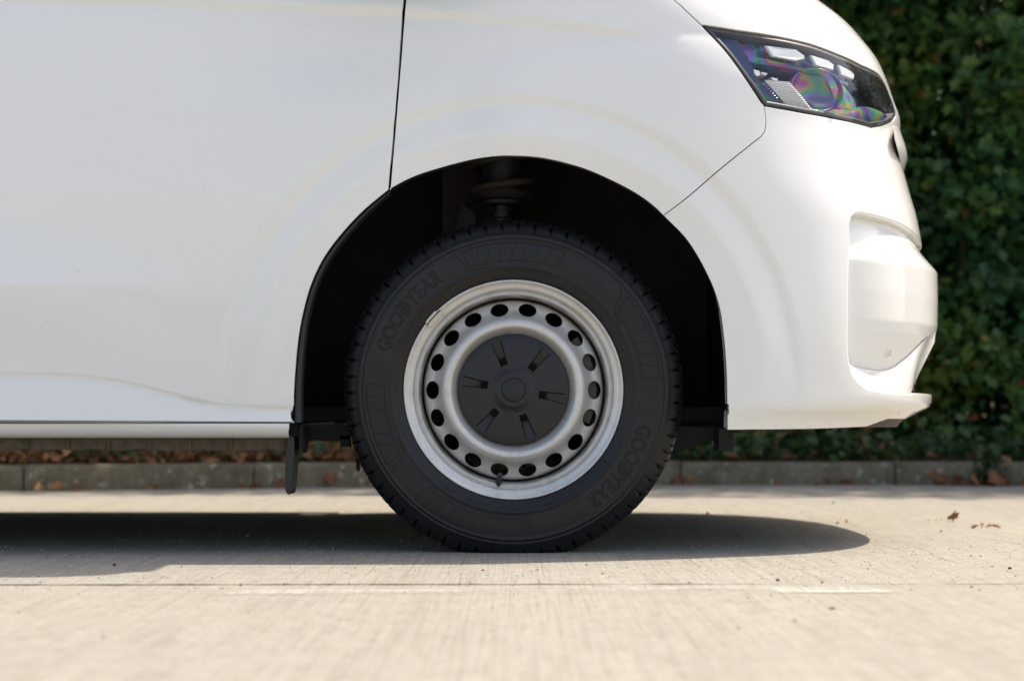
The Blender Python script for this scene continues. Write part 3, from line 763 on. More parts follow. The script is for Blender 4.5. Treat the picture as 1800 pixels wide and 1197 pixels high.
# front door (and its far twin), sill, load-area side
zt = Z_(-75)
door_poly = [(-2.0+0, zt), L1[0]] 
dX0 = -1.45
t_of = lambda x, z: float(x - XCF(np.array(z), None))
door_poly = [(t_of(dX0, zt), zt)] + L1[:-1] + AL + [pick(p, 743.2 - .0055*(517-p)*1.0 + (517-p)*0) for p in (400, 200, 0)] + [(t_of(dX0, Z_(740)), Z_(740))] + [(t_of(dX0, z), z) for z in np.linspace(Z_(740), zt, 60)[1:-1]]
zlx = [-320, -160, 0, 40, 80, 115, 150, 180, 210, 235, 260, 295, 330, 360, 390, 420, 450, 480, 505]
zlf = lambda p: float(np.interp(p, [-2500, 0, 80, 150, 210, 260, 330, 390, 450, 530], [663, 663, 664, 668, 676, 688, 706, 718.5, 721, 722]))
feats = [[(t_of(X_(p), Z_(zlf(p)+o)), Z_(zlf(p)+o)) for p in zlx] for o in (-12, -8, -4, -1, 1, 4, 8)]
feats += [[(t_of(X_(p), Z_(500+o)), Z_(500+o)) for p in range(-320, 350, 40)] for o in (-6, -2, 0, 3, 8)]
front_door = child(panel('front_door', door_poly, M['paint'], van, gap=.0019, grid=.010, feats=feats))
# lower sill below the door
def sill_surf(t, z):
    """rolls inwards underneath: z is the girth coordinate"""
    t = np.asarray(t, float); g = np.asarray(z, float)
    a = np.clip((g)/.030, 0, 1.6); 
    return np.stack([t, -.050 + .030*(1-np.cos(a*1.3)) + 0*t, (.2655 - .030*np.sin(a*1.25)) + .0000*t], -1)
def sill_n(t, z, e=.0005):
    n = np.cross(sill_surf(np.asarray(t)+e, z) - sill_surf(np.asarray(t)-e, z), sill_surf(t, np.asarray(z)-e) - sill_surf(t, np.asarray(z)+e)); return n/np.maximum(np.linalg.norm(n, axis=-1, keepdims=True), 1e-12)
xe = X_(506)
sill = child(panel('sill', [(-3.0, .0), (X_(508), .0), (X_(508), .010), (xe, .016), (xe, .045), (-3.0, .045)], M['paint'], van, gap=0.0, grid=.006, surf=sill_surf, surf_n=sill_n, depth=.01))
# near-black strip backing the gaps, standing in for their shade
mb = MB()
mb.box((-3.0, -.030, .240), (X_(520), -.012, .300)); child(mb.obj('gap_backing', M['void'], van, smooth=False))
# dirty seam flange hanging under the sill, notched along its lower edge
mb = MB(); xs_ = np.arange(-3.0, X_(503), .01); top_, bot_ = [], []
tabs = np.interp(xs_, np.linspace(-3, -.4, 130), np.random.default_rng(5).choice([0, 0, 0, 0, .0, .002, .004], 130))
for x_, tb in zip(xs_, tabs):
    top_.append((x_, -.004, .252)); bot_.append((x_, -.001 + random.uniform(-.001, .001), .2105 + tb + random.uniform(-.0007, .0007)))
n_ = len(xs_)
mb.add(top_ + bot_ + [(a, b+.004, c) for a, b, c in top_] + [(a, b+.004, c) for a, b, c in bot_],
       [(i, i+1, n_+i+1, n_+i) for i in range(n_-1)] + [(2*n_+i, 3*n_+i, 3*n_+i+1, 2*n_+i+1) for i in range(n_-1)] + [(n_+i, n_+i+1, 3*n_+i+1, 3*n_+i) for i in range(n_-1)] + [(n_-1, 2*n_-1, 4*n_-1, 3*n_-1)])
for xq in np.arange(-2.9, -.5, .083): mb.box((xq, -.008, .213), (xq+.004, -.004, .244))
mb.box((-3.0, -.02, .246), (X_(503), .06, .254))
flange = child(mb.obj('sill_flange', M['under_dirt'], van, smooth=False))

# bonnet: from the wing seam over to the far side (mirrored half)
zb = 1.27
edge_front = [(float(t), float(z)) for t, z in zip(np.linspace(L5[-1][0], YC*math.pi/2*1.05, 14)[1:], [L5[-1][1]]*13)]
def tmax(z): return (YC - float(yv(z)))*math.pi/2
edge_front = [(L5[-1][0] + (tmax(L5[-1][1]) - L5[-1][0])*k/10, L5[-1][1]) for k in range(1, 11)]
zl_ = [L5[-1][1] + (zb - L5[-1][1])*k/12 for k in range(1, 13)]
edge_c = [(tmax(z), z) for z in zl_]
hb = L2[0]
bonnet_poly = L5 + edge_front + edge_c + [(hb[0] + (tmax(zb)-hb[0])*k/8, hb[1] + (zb-hb[1])*k/8) for k in range(7, 0, -1)] + L2
bp = []
for q in bonnet_poly:
    if not bp or math.hypot(q[0]-bp[-1][0], q[1]-bp[-1][1]) > 1e-4: bp.append(q)
bonnet = child(panel('bonnet', bp, M['paint'], van, gap=.0019, grid=.016, mirror=True))

# bumper: side skin with its C-shaped opening
REC = [(1620, 432), (1604, 410), (1588, 399), (1573, 392), (1545, 383.5), (1516, 377), (1506, 378), (1499, 384), (1496, 396), (1495, 448), (1493, 520), (1492.5, 600), (1494, 632), (1500, 655), (1510, 669), (1526, 681), (1560, 687), (1600, 690)]
LR = pick_line(REC)
z_lip0 = LR[-1][1]; z_up = LR[0][1]; z_top = L7[0][1]
BOT = [(1278, 756), (1350, 755.5), (1430, 754.5), (1522, 750.5), (1545, 742), (1560, 737)]
LB = pick_line(BOT); z_b = LB[-1][1]
up_c = [(tmax(z), z) for z in np.linspace(z_top, z_up, 14)]
bumper_poly = L4[:1] + L6[1:] + L7[::-1][1:] + [(L7[0][0] + (tmax(z_top)-L7[0][0])*k/8, z_top) for k in range(1, 8)] + up_c \
    + [(LR[0][0] + (tmax(z_up)-LR[0][0])*k/8, z_up) for k in range(7, 0, -1)] + LR \
    + [(LR[-1][0] + (tmax(z_lip0)-LR[-1][0])*k/8, z_lip0) for k in range(1, 9)] + [(LB[-1][0] + (tmax(z_b)-LB[-1][0])*k/8, z_b) for k in range(8, 0, -1)] \
    + LB[::-1] + AB[::-1][1:] + L4[::-1][1:-1]
bpp = []
for q in bumper_poly:
    if not bpp or math.hypot(q[0]-bpp[-1][0], q[1]-bpp[-1][1]) > 1e-4: bpp.append(q)
LRd = np.array(dense(LR, .01, False))
def rec_lip(q): return .0011 + .0057*float(1-smooth(.004, .03, np.min(np.hypot(LRd[:, 0]-q[0], LRd[:, 1]-q[1]))))
bumper = child(panel('bumper', bpp, M['paint'], van, gap=.0006, grid=.012, mirror=True, lip=rec_lip, depth=.030))

# inner bumper carrying the sensor, set back inside the opening
ISIL = [(1560, 330), (1588, 388), (1606, 430), (1622, 452), (1648, 481), (1649, 530), (1648, 577), (1643, 597), (1622, 640), (1598, 700)]
izs, ixf = [], []
INSET = .055
for (sx, sy) in ISIL:
    xf = 1.0; z = Z_(sy)
    for it in range(40):
        x, y = section(PH, xf, xf-.60, YC - (-.05+INSET), 2.9); d = y+CAMD; u = x*F/d; k = int(np.argmax(u)); xf += ((sx-CX)-u[k])*d[k]/F; z = CAMZ-(sy-HY)*d[k]/F
    izs.append(z); ixf.append(xf)
izs, ixf = np.array(izs)[::-1], np.array(ixf)[::-1]
def inner_xf(z):                                                  # folded, with small radii at the folds
    return sum(np.interp(np.asarray(z, float)+o, izs, ixf) for o in (-.002, -.001, 0, .001, .002))/5
def inner(t, z):
    z = np.asarray(z, float); xf = inner_xf(z); bb = YC - (-.05+INSET)
    x, y = section(np.asarray(t)/bb, xf, xf-.60, bb, 2.9); return np.stack([x, y, z+0*x], -1)
def inner_n(t, z, e=.001):
    n = np.cross(inner(t+e, z)-inner(t-e, z), inner(t, z+e)-inner(t, z-e)); return n/np.maximum(np.linalg.norm(n, axis=-1, keepdims=True), 1e-12)
tI = (YC+.05-INSET)*math.pi/2
insert = panel('bumper_insert', [(.10, .33), (tI, .33), (tI, .70), (.10, .70)], M['paint'], van, gap=0, grid=.008, surf=inner, surf_n=inner_n, mirror=True); child(insert)
def pick_inner(px_, py2):
    z = Z_(py2); tt = np.linspace(.0, tI, 500)
    for it in range(8):
        p = inner(tt, np.full_like(tt, z)); d = p[:, 1]+CAMD; u = CX+p[:, 0]*F/d; k = int(np.argmax(u)); t = float(np.interp(px_, u[:k+1], tt[:k+1])); d_ = float(np.interp(t, tt, d)); z = CAMZ-(py2-HY)*d_/F
    return t, z
# white lip sweeping up to the front, floor of the opening
T_ = [(1495, 644), (1515, 648), (1535, 651), (1550, 652), (1570, 646), (1590, 631), (1612, 610), (1630, 592), (1645, 580)]
B_ = [(1491, 647), (1496, 660), (1507, 674), (1524, 687), (1550, 692), (1575, 693), (1600, 692), (1616, 686), (1640, 605)]
Tp = [inner(*[np.array(q) for q in pick_inner(*p)]) - np.array((0, .004, 0)) for p in T_]; Bp = [master(*[np.array(q) for q in pick(*p)]) + np.array((0, .004, 0)) for p in B_]
Bp[-1] = Tp[-1] + np.array((-.006, -.012, -.028)); Bp[-2] = Bp[-3]*.45 + Bp[-1]*.55 + np.array((-.012, .02, -.030))
Tp = np.array(catmull(Tp, 4)); Bp = np.array(catmull(Bp, 4)); nj = 9; v = []
for i in range(len(Tp)):
    for j in range(nj):
        s_ = j/(nj-1); v.append(Tp[i]*(1-s_) + Bp[i]*s_ + np.array((0, 0, .006*math.sin(math.pi*s_))))
f = [(i*nj+j, i*nj+j+1, (i+1)*nj+j+1, (i+1)*nj+j) for i in range(len(Tp)-1) for j in range(nj-1)]
mb = MB(); mb.add(v, f); child(mb.obj('bumper_lip', M['paint'], van))
# front lower grille seen past the lip: five bars bent round the nose and a dark mesh behind
def bent_bar(mb, xf, z0, z1, th, p0=.75):
    ph = np.linspace(p0, math.pi/2, 24); v = []
    for p in ph:
        for dx, z in ((0, z0), (0, z1), (-th, z1), (-th, z0)):
            x, y = section(np.array(p), xf+dx, xf+dx-.60, YC+.05-INSET+dx); v.append((float(x), float(y), z))
    v2 = [(a, 2*YC-b_, c_) for a, b_, c_ in v]; n = len(ph)
    for q in (v, v2): mb.add(q, [(i*4+k, i*4+(k+1) % 4, (i+1)*4+(k+1) % 4, (i+1)*4+k) for i in range(n-1) for k in range(4)] + [(0, 1, 2, 3)])
xg = float(inner_xf(np.array(.40)))
mb = MB(); bent_bar(mb, xg-.012, .312, .400, .03); lg = mb.obj('lower_grille', M['void'], van, smooth=False); child(lg)
for k in range(4):
    mb = MB(); bent_bar(mb, xg + .002 - .003*(3-k), .318 + .020*k, .327 + .020*k, .02); o = mb.obj('grille_bar', M['black_plastic'], lg, smooth=False)
# parking sensor
ts, zs_ = pick_inner(1561, 620); c0 = Vector(inner(np.array(ts), np.array(zs_))); n0_ = Vector(inner_n(np.array(ts), np.array(zs_)))
mb = MB(); q = n0_.to_track_quat('Z', 'Y').to_matrix().to_4x4(); q.translation = c0
pr = [(.0001, .0012), (.0060, .0014), (.0066, -.0040), (.0080, -.0040), (.0086, .0030), (.0118, .0026), (.0128, -.004)]
v = []
for k in range(32):
    a = 2*math.pi*k/32
    v += [tuple(q @ Vector((r*math.cos(a), r*math.sin(a), d))) for r, d in pr]
n_ = len(pr); mb.add(v, [(k*n_+i, k*n_+i+1, ((k+1) % 32)*n_+i+1, ((k+1) % 32)*n_+i) for k in range(32) for i in range(n_-1)])
sensor = mb.obj('parking_sensor', M['paint'], van); child(sensor)
# nose bar: a hollow shell jutting over the bumper, its inside coloured near-black for shade
def sil_xf(sx, sy, inset=0.0):
    xf = 1.0; z = Z_(sy)
    for it in range(40):
        x, y = section(PH, xf, xf-AX, YC - float(yv(z)) - inset); d = y+CAMD; u = x*F/d; k = int(np.argmax(u)); xf += ((sx-CX)-u[k])*d[k]/F; z = CAMZ-(sy-HY)*d[k]/F
    return xf, z
def shell(rows_, starts):
    out = []
    for (sx_, sy_), st in zip(rows_, starts):
        xf, z = sil_xf(sx_, sy_); ph = np.linspace(.2, math.pi/2, 300); x, y = section(ph, xf, xf-AX, YC - float(yv(z))); u = CX + x*F/(y+CAMD); k = int(np.argmax(u))
        p0 = float(np.interp(min(st, u[k]-.05), u[:k+1], ph[:k+1])); ph = np.linspace(p0, math.pi/2, 26); x, y = section(ph, xf, xf-AX, YC - float(yv(z)))
        out.append([(float(a), float(b_), z) for a, b_ in zip(x, y)])
    return out
def skin(mb, A):
    n = len(A[0]); v = [p for r_ in A for p in r_]; f = [(i*n+j, i*n+j+1, (i+1)*n+j+1, (i+1)*n+j) for i in range(len(A)-1) for j in range(n-1)]
    mb.add(v, f); mb.add([(a, 2*YC-b_, c_) for a, b_, c_ in v], f)
NR = [(1584.5, 238), (1587.5, 247), (1591.5, 258), (1594.5, 271), (1595, 280), (1592, 290), (1586, 300)]
A_ = shell(NR, [1577, 1573, 1571, 1573, 1576, 1580, 1585])
B_in = shell([(1579, 240), (1582, 252), (1585, 262), (1587.5, 272), (1587.5, 280), (1585, 288), (1581, 296)], [1576, 1574, 1573, 1575, 1577, 1581, 1585])
mb = MB(); skin(mb, A_)
e0 = [r_[0] for r_ in A_]; e1 = [r_[0] for r_ in B_in]; mb.add(e0 + e1, [(i, i+1, 7+i+1, 7+i) for i in range(6)])
nb_o = mb.obj('nose_bar', M['paint'], van, sharp=40); child(nb_o)
mb = MB(); skin(mb, B_in); o = mb.obj('nose_slot', M['void'], nb_o)
# undertray: a set-back band turning under the bumper's lower edge
ut_in = lambda t, z: master(t, z) - master_n(t, z)*.004
ut_top = [pick(1512, 751), pick(1522, 749)] + [(a, b_ + .004) for a, b_ in LB[-2:]]; zu0, zu1 = .2535, ut_top[-1][1]
ut_poly = ut_top + [(ut_top[-1][0] + (tmax(zu1)-ut_top[-1][0])*k/8, zu1) for k in range(1, 9)] + [(ut_top[0][0] + (tmax(zu0)-ut_top[0][0])*k/12, zu0) for k in range(12, -1, -1)]
child(panel('undertray', ut_poly, M['undertray'], van, gap=0, grid=.012, surf=ut_in, surf_n=master_n, mirror=True))
for px_, w_ in ((1300, 26), (1425, 18), (1480, 12)):
    mb = MB(); mb.box((X_(px_), .085, .2505), (X_(px_+w_), .115, .2560)); child(mb.obj('undertray_clip', M['undertray'], van, smooth=False))

# ------------------------------------------------------------------ headlight
head_poly = pick_line(S5) + L7[1:] + L6[::-1][1:] + L3[::-1][1:-1]
def inset_surf(k, kx=0.0):
    def f(t, z): return master(t, z) - master_n(t, z)*k + np.array((kx, 0, 0))
    return f
lamp = child(panel('headlight', head_poly, M['lamp_black'], van, gap=.010, grid=.012, surf=inset_surf(.055), surf_n=master_n, depth=.01))    # dark housing bowl
def lamp_part(o): o.parent = lamp; o.matrix_parent_inverse = Matrix.Identity(4); return o
lens_o = lamp_part(panel('lens', head_poly, M['lens'], lamp, gap=.0030, grid=.012, surf=inset_surf(.001), surf_n=master_n, depth=.004, lip=.001))
# black gasket all round the lens
def ring_strip(name, poly, w, mat, off0=.0005, off1=.055):
    pl = dense(poly, .006); p0, nr = shrink(pl, .0028); p1, _ = shrink(pl, .0028 + w)
    a = np.array(p0); b_ = np.array(p1); A = master(a[:, 0], a[:, 1]); An = master_n(a[:, 0], a[:, 1]); Bq = master(b_[:, 0], b_[:, 1]); Bn = master_n(b_[:, 0], b_[:, 1]); n = len(a)
    v = np.concatenate([A - An*.016, A - An*.0022, Bq - Bn*.0028, Bq - Bn*off1]); 
    f = [(k*n+i, k*n+(i+1) % n, (k+1)*n+(i+1) % n, (k+1)*n+i) for k in range(3) for i in range(n)]
    mb = MB(); mb.add(v, f); return mb.obj(name, mat, lamp)
lamp_part(ring_strip('gasket', head_poly, .0085, M['rubber_band']))
def lp(px_, py2, k):
    t, z = pick(px_, py2); return Vector(master(np.array(t), np.array(z)) - master_n(np.array(t), np.array(z))*k)
def lamp_block(name, pts, k0, k1, mat, bev=.0012):
    a = [lp(x, y, k0) for x, y in pts]; b_ = [lp(x, y, k1) for x, y in pts]; n = len(a)
    cen = sum(a, Vector())/n
    a2 = [cen + (p-cen)*.92 for p in a]; a1 = [p - (a[0]-b_[0]).normalized()*.0018 for p in a]
    mb = MB(); mb.add(a2 + a1 + b_, [tuple(range(n))] + [(i, (i+1) % n, n+(i+1) % n, n+i) for i in range(n)] + [(n+i, n+(i+1) % n, 2*n+(i+1) % n, 2*n+i) for i in range(n)])
    return lamp_part(mb.obj(name, mat, lamp, smooth=False))
# three clear daytime light cells
lamp_block('daytime_light', [(1347, 78), (1402, 85), (1417, 96), (1418, 102), (1401, 105), (1359, 97)], .005, .011, M['lamp_clear'])
lamp_block('daytime_light', [(1428, 95), (1460, 105), (1470, 113), (1469, 122), (1437, 113)], .005, .011, M['lamp_clear'])
lamp_block('daytime_light', [(1477, 112), (1500, 124), (1506, 130), (1505, 138), (1483, 130)], .005, .011, M['lamp_clear'])
# shelf between the upper and lower chamber
lamp_block('lamp_shelf', [(1318, 92), (1345, 98), (1400, 108), (1460, 126), (1500, 141), (1500, 146), (1450, 128), (1400, 117), (1340, 108), (1322, 104)], .012, .05, M['rainbow'])
# upper chamber back wall
lamp_block('upper_reflector', [(1300, 66), (1345, 69), (1420, 86), (1500, 117), (1500, 138), (1410, 108), (1340, 96), (1318, 90)], .022, .055, M['rainbow'])
# ribbed silver plate, every rib a ridge
def ribbed(name, quad, n, k0, mat):
    A, B2, C2, D2 = [np.array(q, float) for q in quad]                 # top-left, top-right, bottom-right, bottom-left
    mb = MB(); v = []; m_ = 8
    for i in range(2*n+1):
        s_ = i/(2*n)
        for j in range(m_+1):
            u_ = j/m_; p = (A*(1-u_)+B2*u_)*(1-s_) + (D2*(1-u_)+C2*u_)*s_
            v.append(lp(p[0], p[1], k0 + (.0022 if i % 2 else 0)))
    mb.add(v, [(i*(m_+1)+j, i*(m_+1)+j+1, (i+1)*(m_+1)+j+1, (i+1)*(m_+1)+j) for i in range(2*n) for j in range(m_)])
    return lamp_part(mb.obj(name, mat, lamp, smooth=False))
ribbed('ribbed_reflector', [(1349, 138), (1394, 141), (1434, 191), (1388, 184)], 13, .012, M['lamp_silver'])
ribbed('side_reflector', [(1322, 141), (1350, 142), (1386, 185), (1352, 181)], 10, .014, M['rainbow_bright'])
lamp_block('lamp_bracket', [(1329, 118), (1340, 121), (1342, 128), (1336, 132), (1331, 127)], .012, .04, M['lamp_silver'])
lamp_block('lamp_bracket', [(1344, 122), (1356, 125), (1353, 129), (1345, 127)], .014, .04, M['lamp_silver'])
lamp_block('lamp_bracket', [(1362, 132), (1374, 135), (1374, 139), (1364, 137)], .014, .04, M['lamp_silver'])
# round projector bowl and the curved shield beside it
cc = lp(1446, 155, .017); nn_ = Vector(master_n(*[np.array(q) for q in pick(1443, 150)]))
q = (nn_*.6 + Vector((0, -1, .1))*.4).normalized().to_track_quat('Z', 'Y').to_matrix().to_4x4(); q.translation = cc
def bowl(name, prof, mat, sx=1.0, sy=1.0, seg=48):
    v = []; n_ = len(prof)
    for k in range(seg):
        a = 2*math.pi*k/seg; v += [tuple(q @ Vector((r*math.cos(a)*sx, r*math.sin(a)*sy, d))) for r, d in prof]
    mb = MB(); mb.add(v, [(k*n_+i, k*n_+i+1, ((k+1) % seg)*n_+i+1, ((k+1) % seg)*n_+i) for k in range(seg) for i in range(n_-1)])
    return lamp_part(mb.obj(name, mat, lamp))
bowl('projector', [(.0005, -.020), (.020, -.018), (.038, -.011), (.049, -.002), (.053, .003), (.055, .002), (.055, -.012)], M['rainbow'], 1.15, .86)
# bright shield: a curved strip right of the bowl
def strip(name, left, right, k0, mat, bulge=.006):
    n = len(left); mb = MB(); v = []; m_ = 8
    for i in range(n):
        for j in range(m_+1):
            s_ = j/m_; x = left[i][0]*(1-s_)+right[i][0]*s_; y = left[i][1]*(1-s_)+right[i][1]*s_; v.append(lp(x, y, k0 - bulge*math.sin(math.pi*s_)))
    mb.add(v, [(i*(m_+1)+j, i*(m_+1)+j+1, (i+1)*(m_+1)+j+1, (i+1)*(m_+1)+j) for i in range(n-1) for j in range(m_)])
    return lamp_part(mb.obj(name, mat, lamp))
strip('lamp_shield', catmull([(1453, 127), (1462, 145), (1470, 165), (1477, 190)], 4), catmull([(1468, 131), (1490, 150), (1505, 172), (1513, 194)], 4), .009, M['rainbow_bright'])
strip('lower_reflector', catmull([(1436, 194), (1480, 192), (1520, 188), (1542, 192), (1562, 202)], 4), catmull([(1462, 204), (1490, 209), (1530, 219), (1548, 216), (1563, 207)], 4), .006, M['rainbow_bright'], .002)
strip('sky_reflection_strip', catmull([(1250, 56), (1285, 97), (1322, 150), (1348, 183)], 4), catmull([(1300, 66), (1322, 104), (1348, 150), (1390, 186)], 4), .012, M['painted_sky_reflection'], -.004)  # strip carrying the blue sky reflection as painted colour

# ------------------------------------------------------------------ wheel arch, suspension
arch_pts = [tuple(master(np.array(t), np.array(z))) for t, z in (AL[::-1] + AF[1:] + AB[1:])]
ap = np.array(arch_pts)[:, [0, 2]]
ctr = np.array((0.0, .30))
def arch_ring(scale_off, y):
    out = []
    for p in ap:
        d = p - ctr; L = np.hypot(*d); e = ctr + d*(1+scale_off/L); out.append((e[0], y, max(e[1], .235 if p[1] < .3 else e[1])))
    return out
yo = np.array(arch_pts)[:, 1]
r0 = [(x, y+.006, z) for (x, y, z) in arch_pts]
rings_ = [[(x, y0+.010, z) for (x, y_, z), y0 in zip(arch_ring(-.001, 0), yo)], arch_ring(.030, .03), arch_ring(.055, .10), arch_ring(.055, .42), arch_ring(-.25, .43)]
n_ = len(ap); v = [p for r_ in rings_ for p in r_]
f = [(k*n_+i, k*n_+i+1, (k+1)*n_+i+1, (k+1)*n_+i) for k in range(len(rings_)-1) for i in range(n_-1)]
mb = MB(); mb.add(v, f); liner = mb.obj('wheel_arch_liner', M['liner'], van); child(liner)
# black edge trim standing inside the rear half of the opening
trim_pts = np.array([tuple(master(np.array(t), np.array(z))) for t, z in AL])
mb = MB(); v = []
for i, p in enumerate(trim_pts):
    d = np.array((p[0]-0.0, p[2]-.30)); d /= np.hypot(*d); w_ = np.interp(i/len(trim_pts), [0, .15, .6, 1], [.004, .008, .011, .014])
    v += [(p[0]-d[0]*.001, p[1]+.006, p[2]-d[1]*.001), (p[0]-d[0]*w_*.4, p[1]+.003, p[2]-d[1]*w_*.4), (p[0]-d[0]*w_, p[1]+.008, p[2]-d[1]*w_), (p[0]-d[0]*w_, p[1]+.05, p[2]-d[1]*w_)]
mb.add(v, [(i*4+j, i*4+j+1, (i+1)*4+j+1, (i+1)*4+j) for i in range(len(trim_pts)-1) for j in range(3)])
child(mb.obj('arch_trim', M['black_plastic'], van))
# mud flap
mb = MB()
pf = [(509, 757), (516, 756), (518, 775), (518.5, 800), (516, 830), (513, 862), (511.5, 867), (509, 869), (506, 868), (503, 862), (502, 830), (504, 790)]
mb.prism_y([((a-CX)/862, CAMZ-(b_-HY)/862) for a, b_ in pf], -.022, .075)
flap = mb.obj('mud_flap', M['black_plastic'], van, smooth=False); bevel(flap, .003, 3); child(flap)
mb = MB(); mb.box((X_(522), -.010, .212), (X_(529), .10, .262)); mb.box((X_(526), .0, .205), (X_(530), .06, .25))
child(mb.obj('flap_bracket', M['bracket'], van, smooth=False))
# low dark chassis parts around the wheel
mb = MB()
mb.box((X_(530), .12, .232), (X_(612), .30, .262)); mb.box((X_(585), .12, .216), (X_(603), .16, .24))
child(mb.obj('jacking_point', M['bracket'], van, smooth=False))
mb = MB(); mb.prism_y([(X_(1150), .19), (X_(1195), .205), (X_(1272), .232), (X_(1278), .258), (X_(1150), .262)], .10, .22)
mb.prism_y([(X_(1268), .209), (X_(1293), .2085), (X_(1295), .213), (X_(1295), .256), (X_(1268), .256)], .0, .10)
o = mb.obj('front_bracket', M['bracket'], van, smooth=False); bevel(o, .002, 2); child(o)
# strut: coil, bellows, damper
sx, sy = X_(880), .20
def zd(py2): return CAMZ - (py2-HY)*(sy+CAMD)/F
strut = MB(); strut.lathe([(.0, .36), (.016, .36), (.016, zd(385)), (.020, zd(383)), (.020, zd(372)), (.014, zd(371)), (.014, zd(362)), (.042, zd(360)), (.044, zd(354)), (.04, zd(352)), (.062, zd(352)), (.070, zd(346)), (.066, zd(338)), (.0, zd(338))], 40, (sx, sy, 0), 'z')
strut_o = strut.obj('suspension_strut', M['steel_dark'], van, sharp=40); child(strut_o)
mb = MB(); pth = []
for k in range(150):
    a = 2*math.pi*(k/150*4.2) + 2.6; pth.append((sx + .066*math.cos(a), sy + .066*math.sin(a), zd(344) + .235*k/150))
mb.tube(pth, .0085, 10); o = mb.obj('coil_spring', M['rusty_steel']); o.parent = strut_o
mb = MB(); pr = []
for k in range(34): pr.append((.040 + (.006 if k % 2 else 0), zd(340) + .008*k))
mb.lathe(pr, 36, (sx, sy, 0), 'z'); o = mb.obj('bellows', M['black_plastic']); o.parent = strut_o
mb = MB(); mb.box((sx-.13, sy+.11, .42), (sx+.02, sy+.13, .95))
mb.prism_y([(sx-.10, .55), (sx-.06, .60), (sx-.055, .72), (sx-.085, .74), (sx-.12, .62)], sy+.05, sy+.10)
o = mb.obj('strut_tower', M['rusty_steel'], van, smooth=False); child(o)

# ------------------------------------------------------------------ wheel
HZ = .3345; HX = .003
TYRE_R = .3475
def side_profile():
    """(radius, depth) from the bead to the tread, outer side; depth 0 = the bulge of the sidewall"""
    return [(.2245, .020), (.2255, .012), (.2300, .0085), (.2380, .0060), (.2400, .0045), (.2425, .0045), (.2445, .0030), (.2480, .0018), (.2495, .0006), (.2520, .0004), (.2535, .0012), (.2600, .0008), (.2800, .0002),
            (.2990, .0010), (.3040, .0018), (.3052, .0008), (.3075, .0008), (.3088, .0026), (.3130, .0040), (.3142, .0034), (.3165, .0038), (.3180, .0054), (.3260, .0100), (.3320, .0148), (.3370, .0198), (.3405, .0250), (.3430, .0310), (.3448, .0380), (.3460, .0480), (.3470, .070)]
SPF = [(r if r < .318 else .318 + (r-.318)*1.20, d) for r, d in side_profile()]
def side_y(r): return np.interp(r, [p[0] for p in SPF], [p[1] for p in SPF])
def build_tyre(parent):
    prof = SPF + [(.3530, .0775), (.3455, .0785), (.3455, .0855), (.3532, .0865), (.3534, .107), (.3534, .112), (.3455, .1125), (.3455, .119), (.3534, .1195)]
    back = [(r, .215 - d) for r, d in prof[::-1]]
    prof = prof + back
    seg = 62*18; n = len(prof); pr = np.array(prof); v = np.zeros((seg, n, 3)); a = np.arange(seg)/seg*2*math.pi
    R = np.repeat(pr[None, :, 0], seg, 0).copy(); D = np.repeat(pr[None, :, 1], seg, 0)
    pos = (np.arange(seg) % 18)
    # shoulder grooves: one wide and one thin sipe per pitch, cut into the shoulder and sheared with radius
    for i in range(n):
        if .330 < pr[i, 0] and pr[i, 1] < .075:
            sh = (pr[i, 0]-.330)/.023
            w = ((pos - 2 - 2*sh) % 18) < 2.2
            dep = np.interp(pr[i, 0], [.330, .3365, .341], [0, .005, .010])
            R[w, i] -= dep*.75; D[w, i] += dep*.5
        if .3425 < pr[i, 0] and pr[i, 1] < .06:
            w = ((pos - 11 - 1.4*(pr[i, 0]-.3425)/.009) % 18) < 1.1
            R[w, i] -= .0035; D[w, i] += .002
    X = R*np.cos(a)[:, None]; Zz = R*np.sin(a)[:, None]; Yy = D
    # flattened contact patch with a slight sidewall bulge over it
    zmin = -HZ + .0005
    low_ = Zz < zmin; Zz = np.where(low_, zmin, Zz)
    bul = np.clip((-Zz-.27)/.07, 0, 1)*np.exp(-(X/.12)**2)*.004; Yy = Yy - np.where(Yy < .05, bul, 0)
    v = np.stack([X, Yy, Zz], -1).reshape(-1, 3)
    f = [(k*n+i, k*n+i+1, ((k+1) % seg)*n+i+1, ((k+1) % seg)*n+i) for k in range(seg) for i in range(n-1)]
    mb = MB(); mb.v = [tuple(p) for p in v]; mb.f = f; mb.m = [0]*len(f)
    return mb.obj('tyre', M['rubber'], parent, sharp=50)

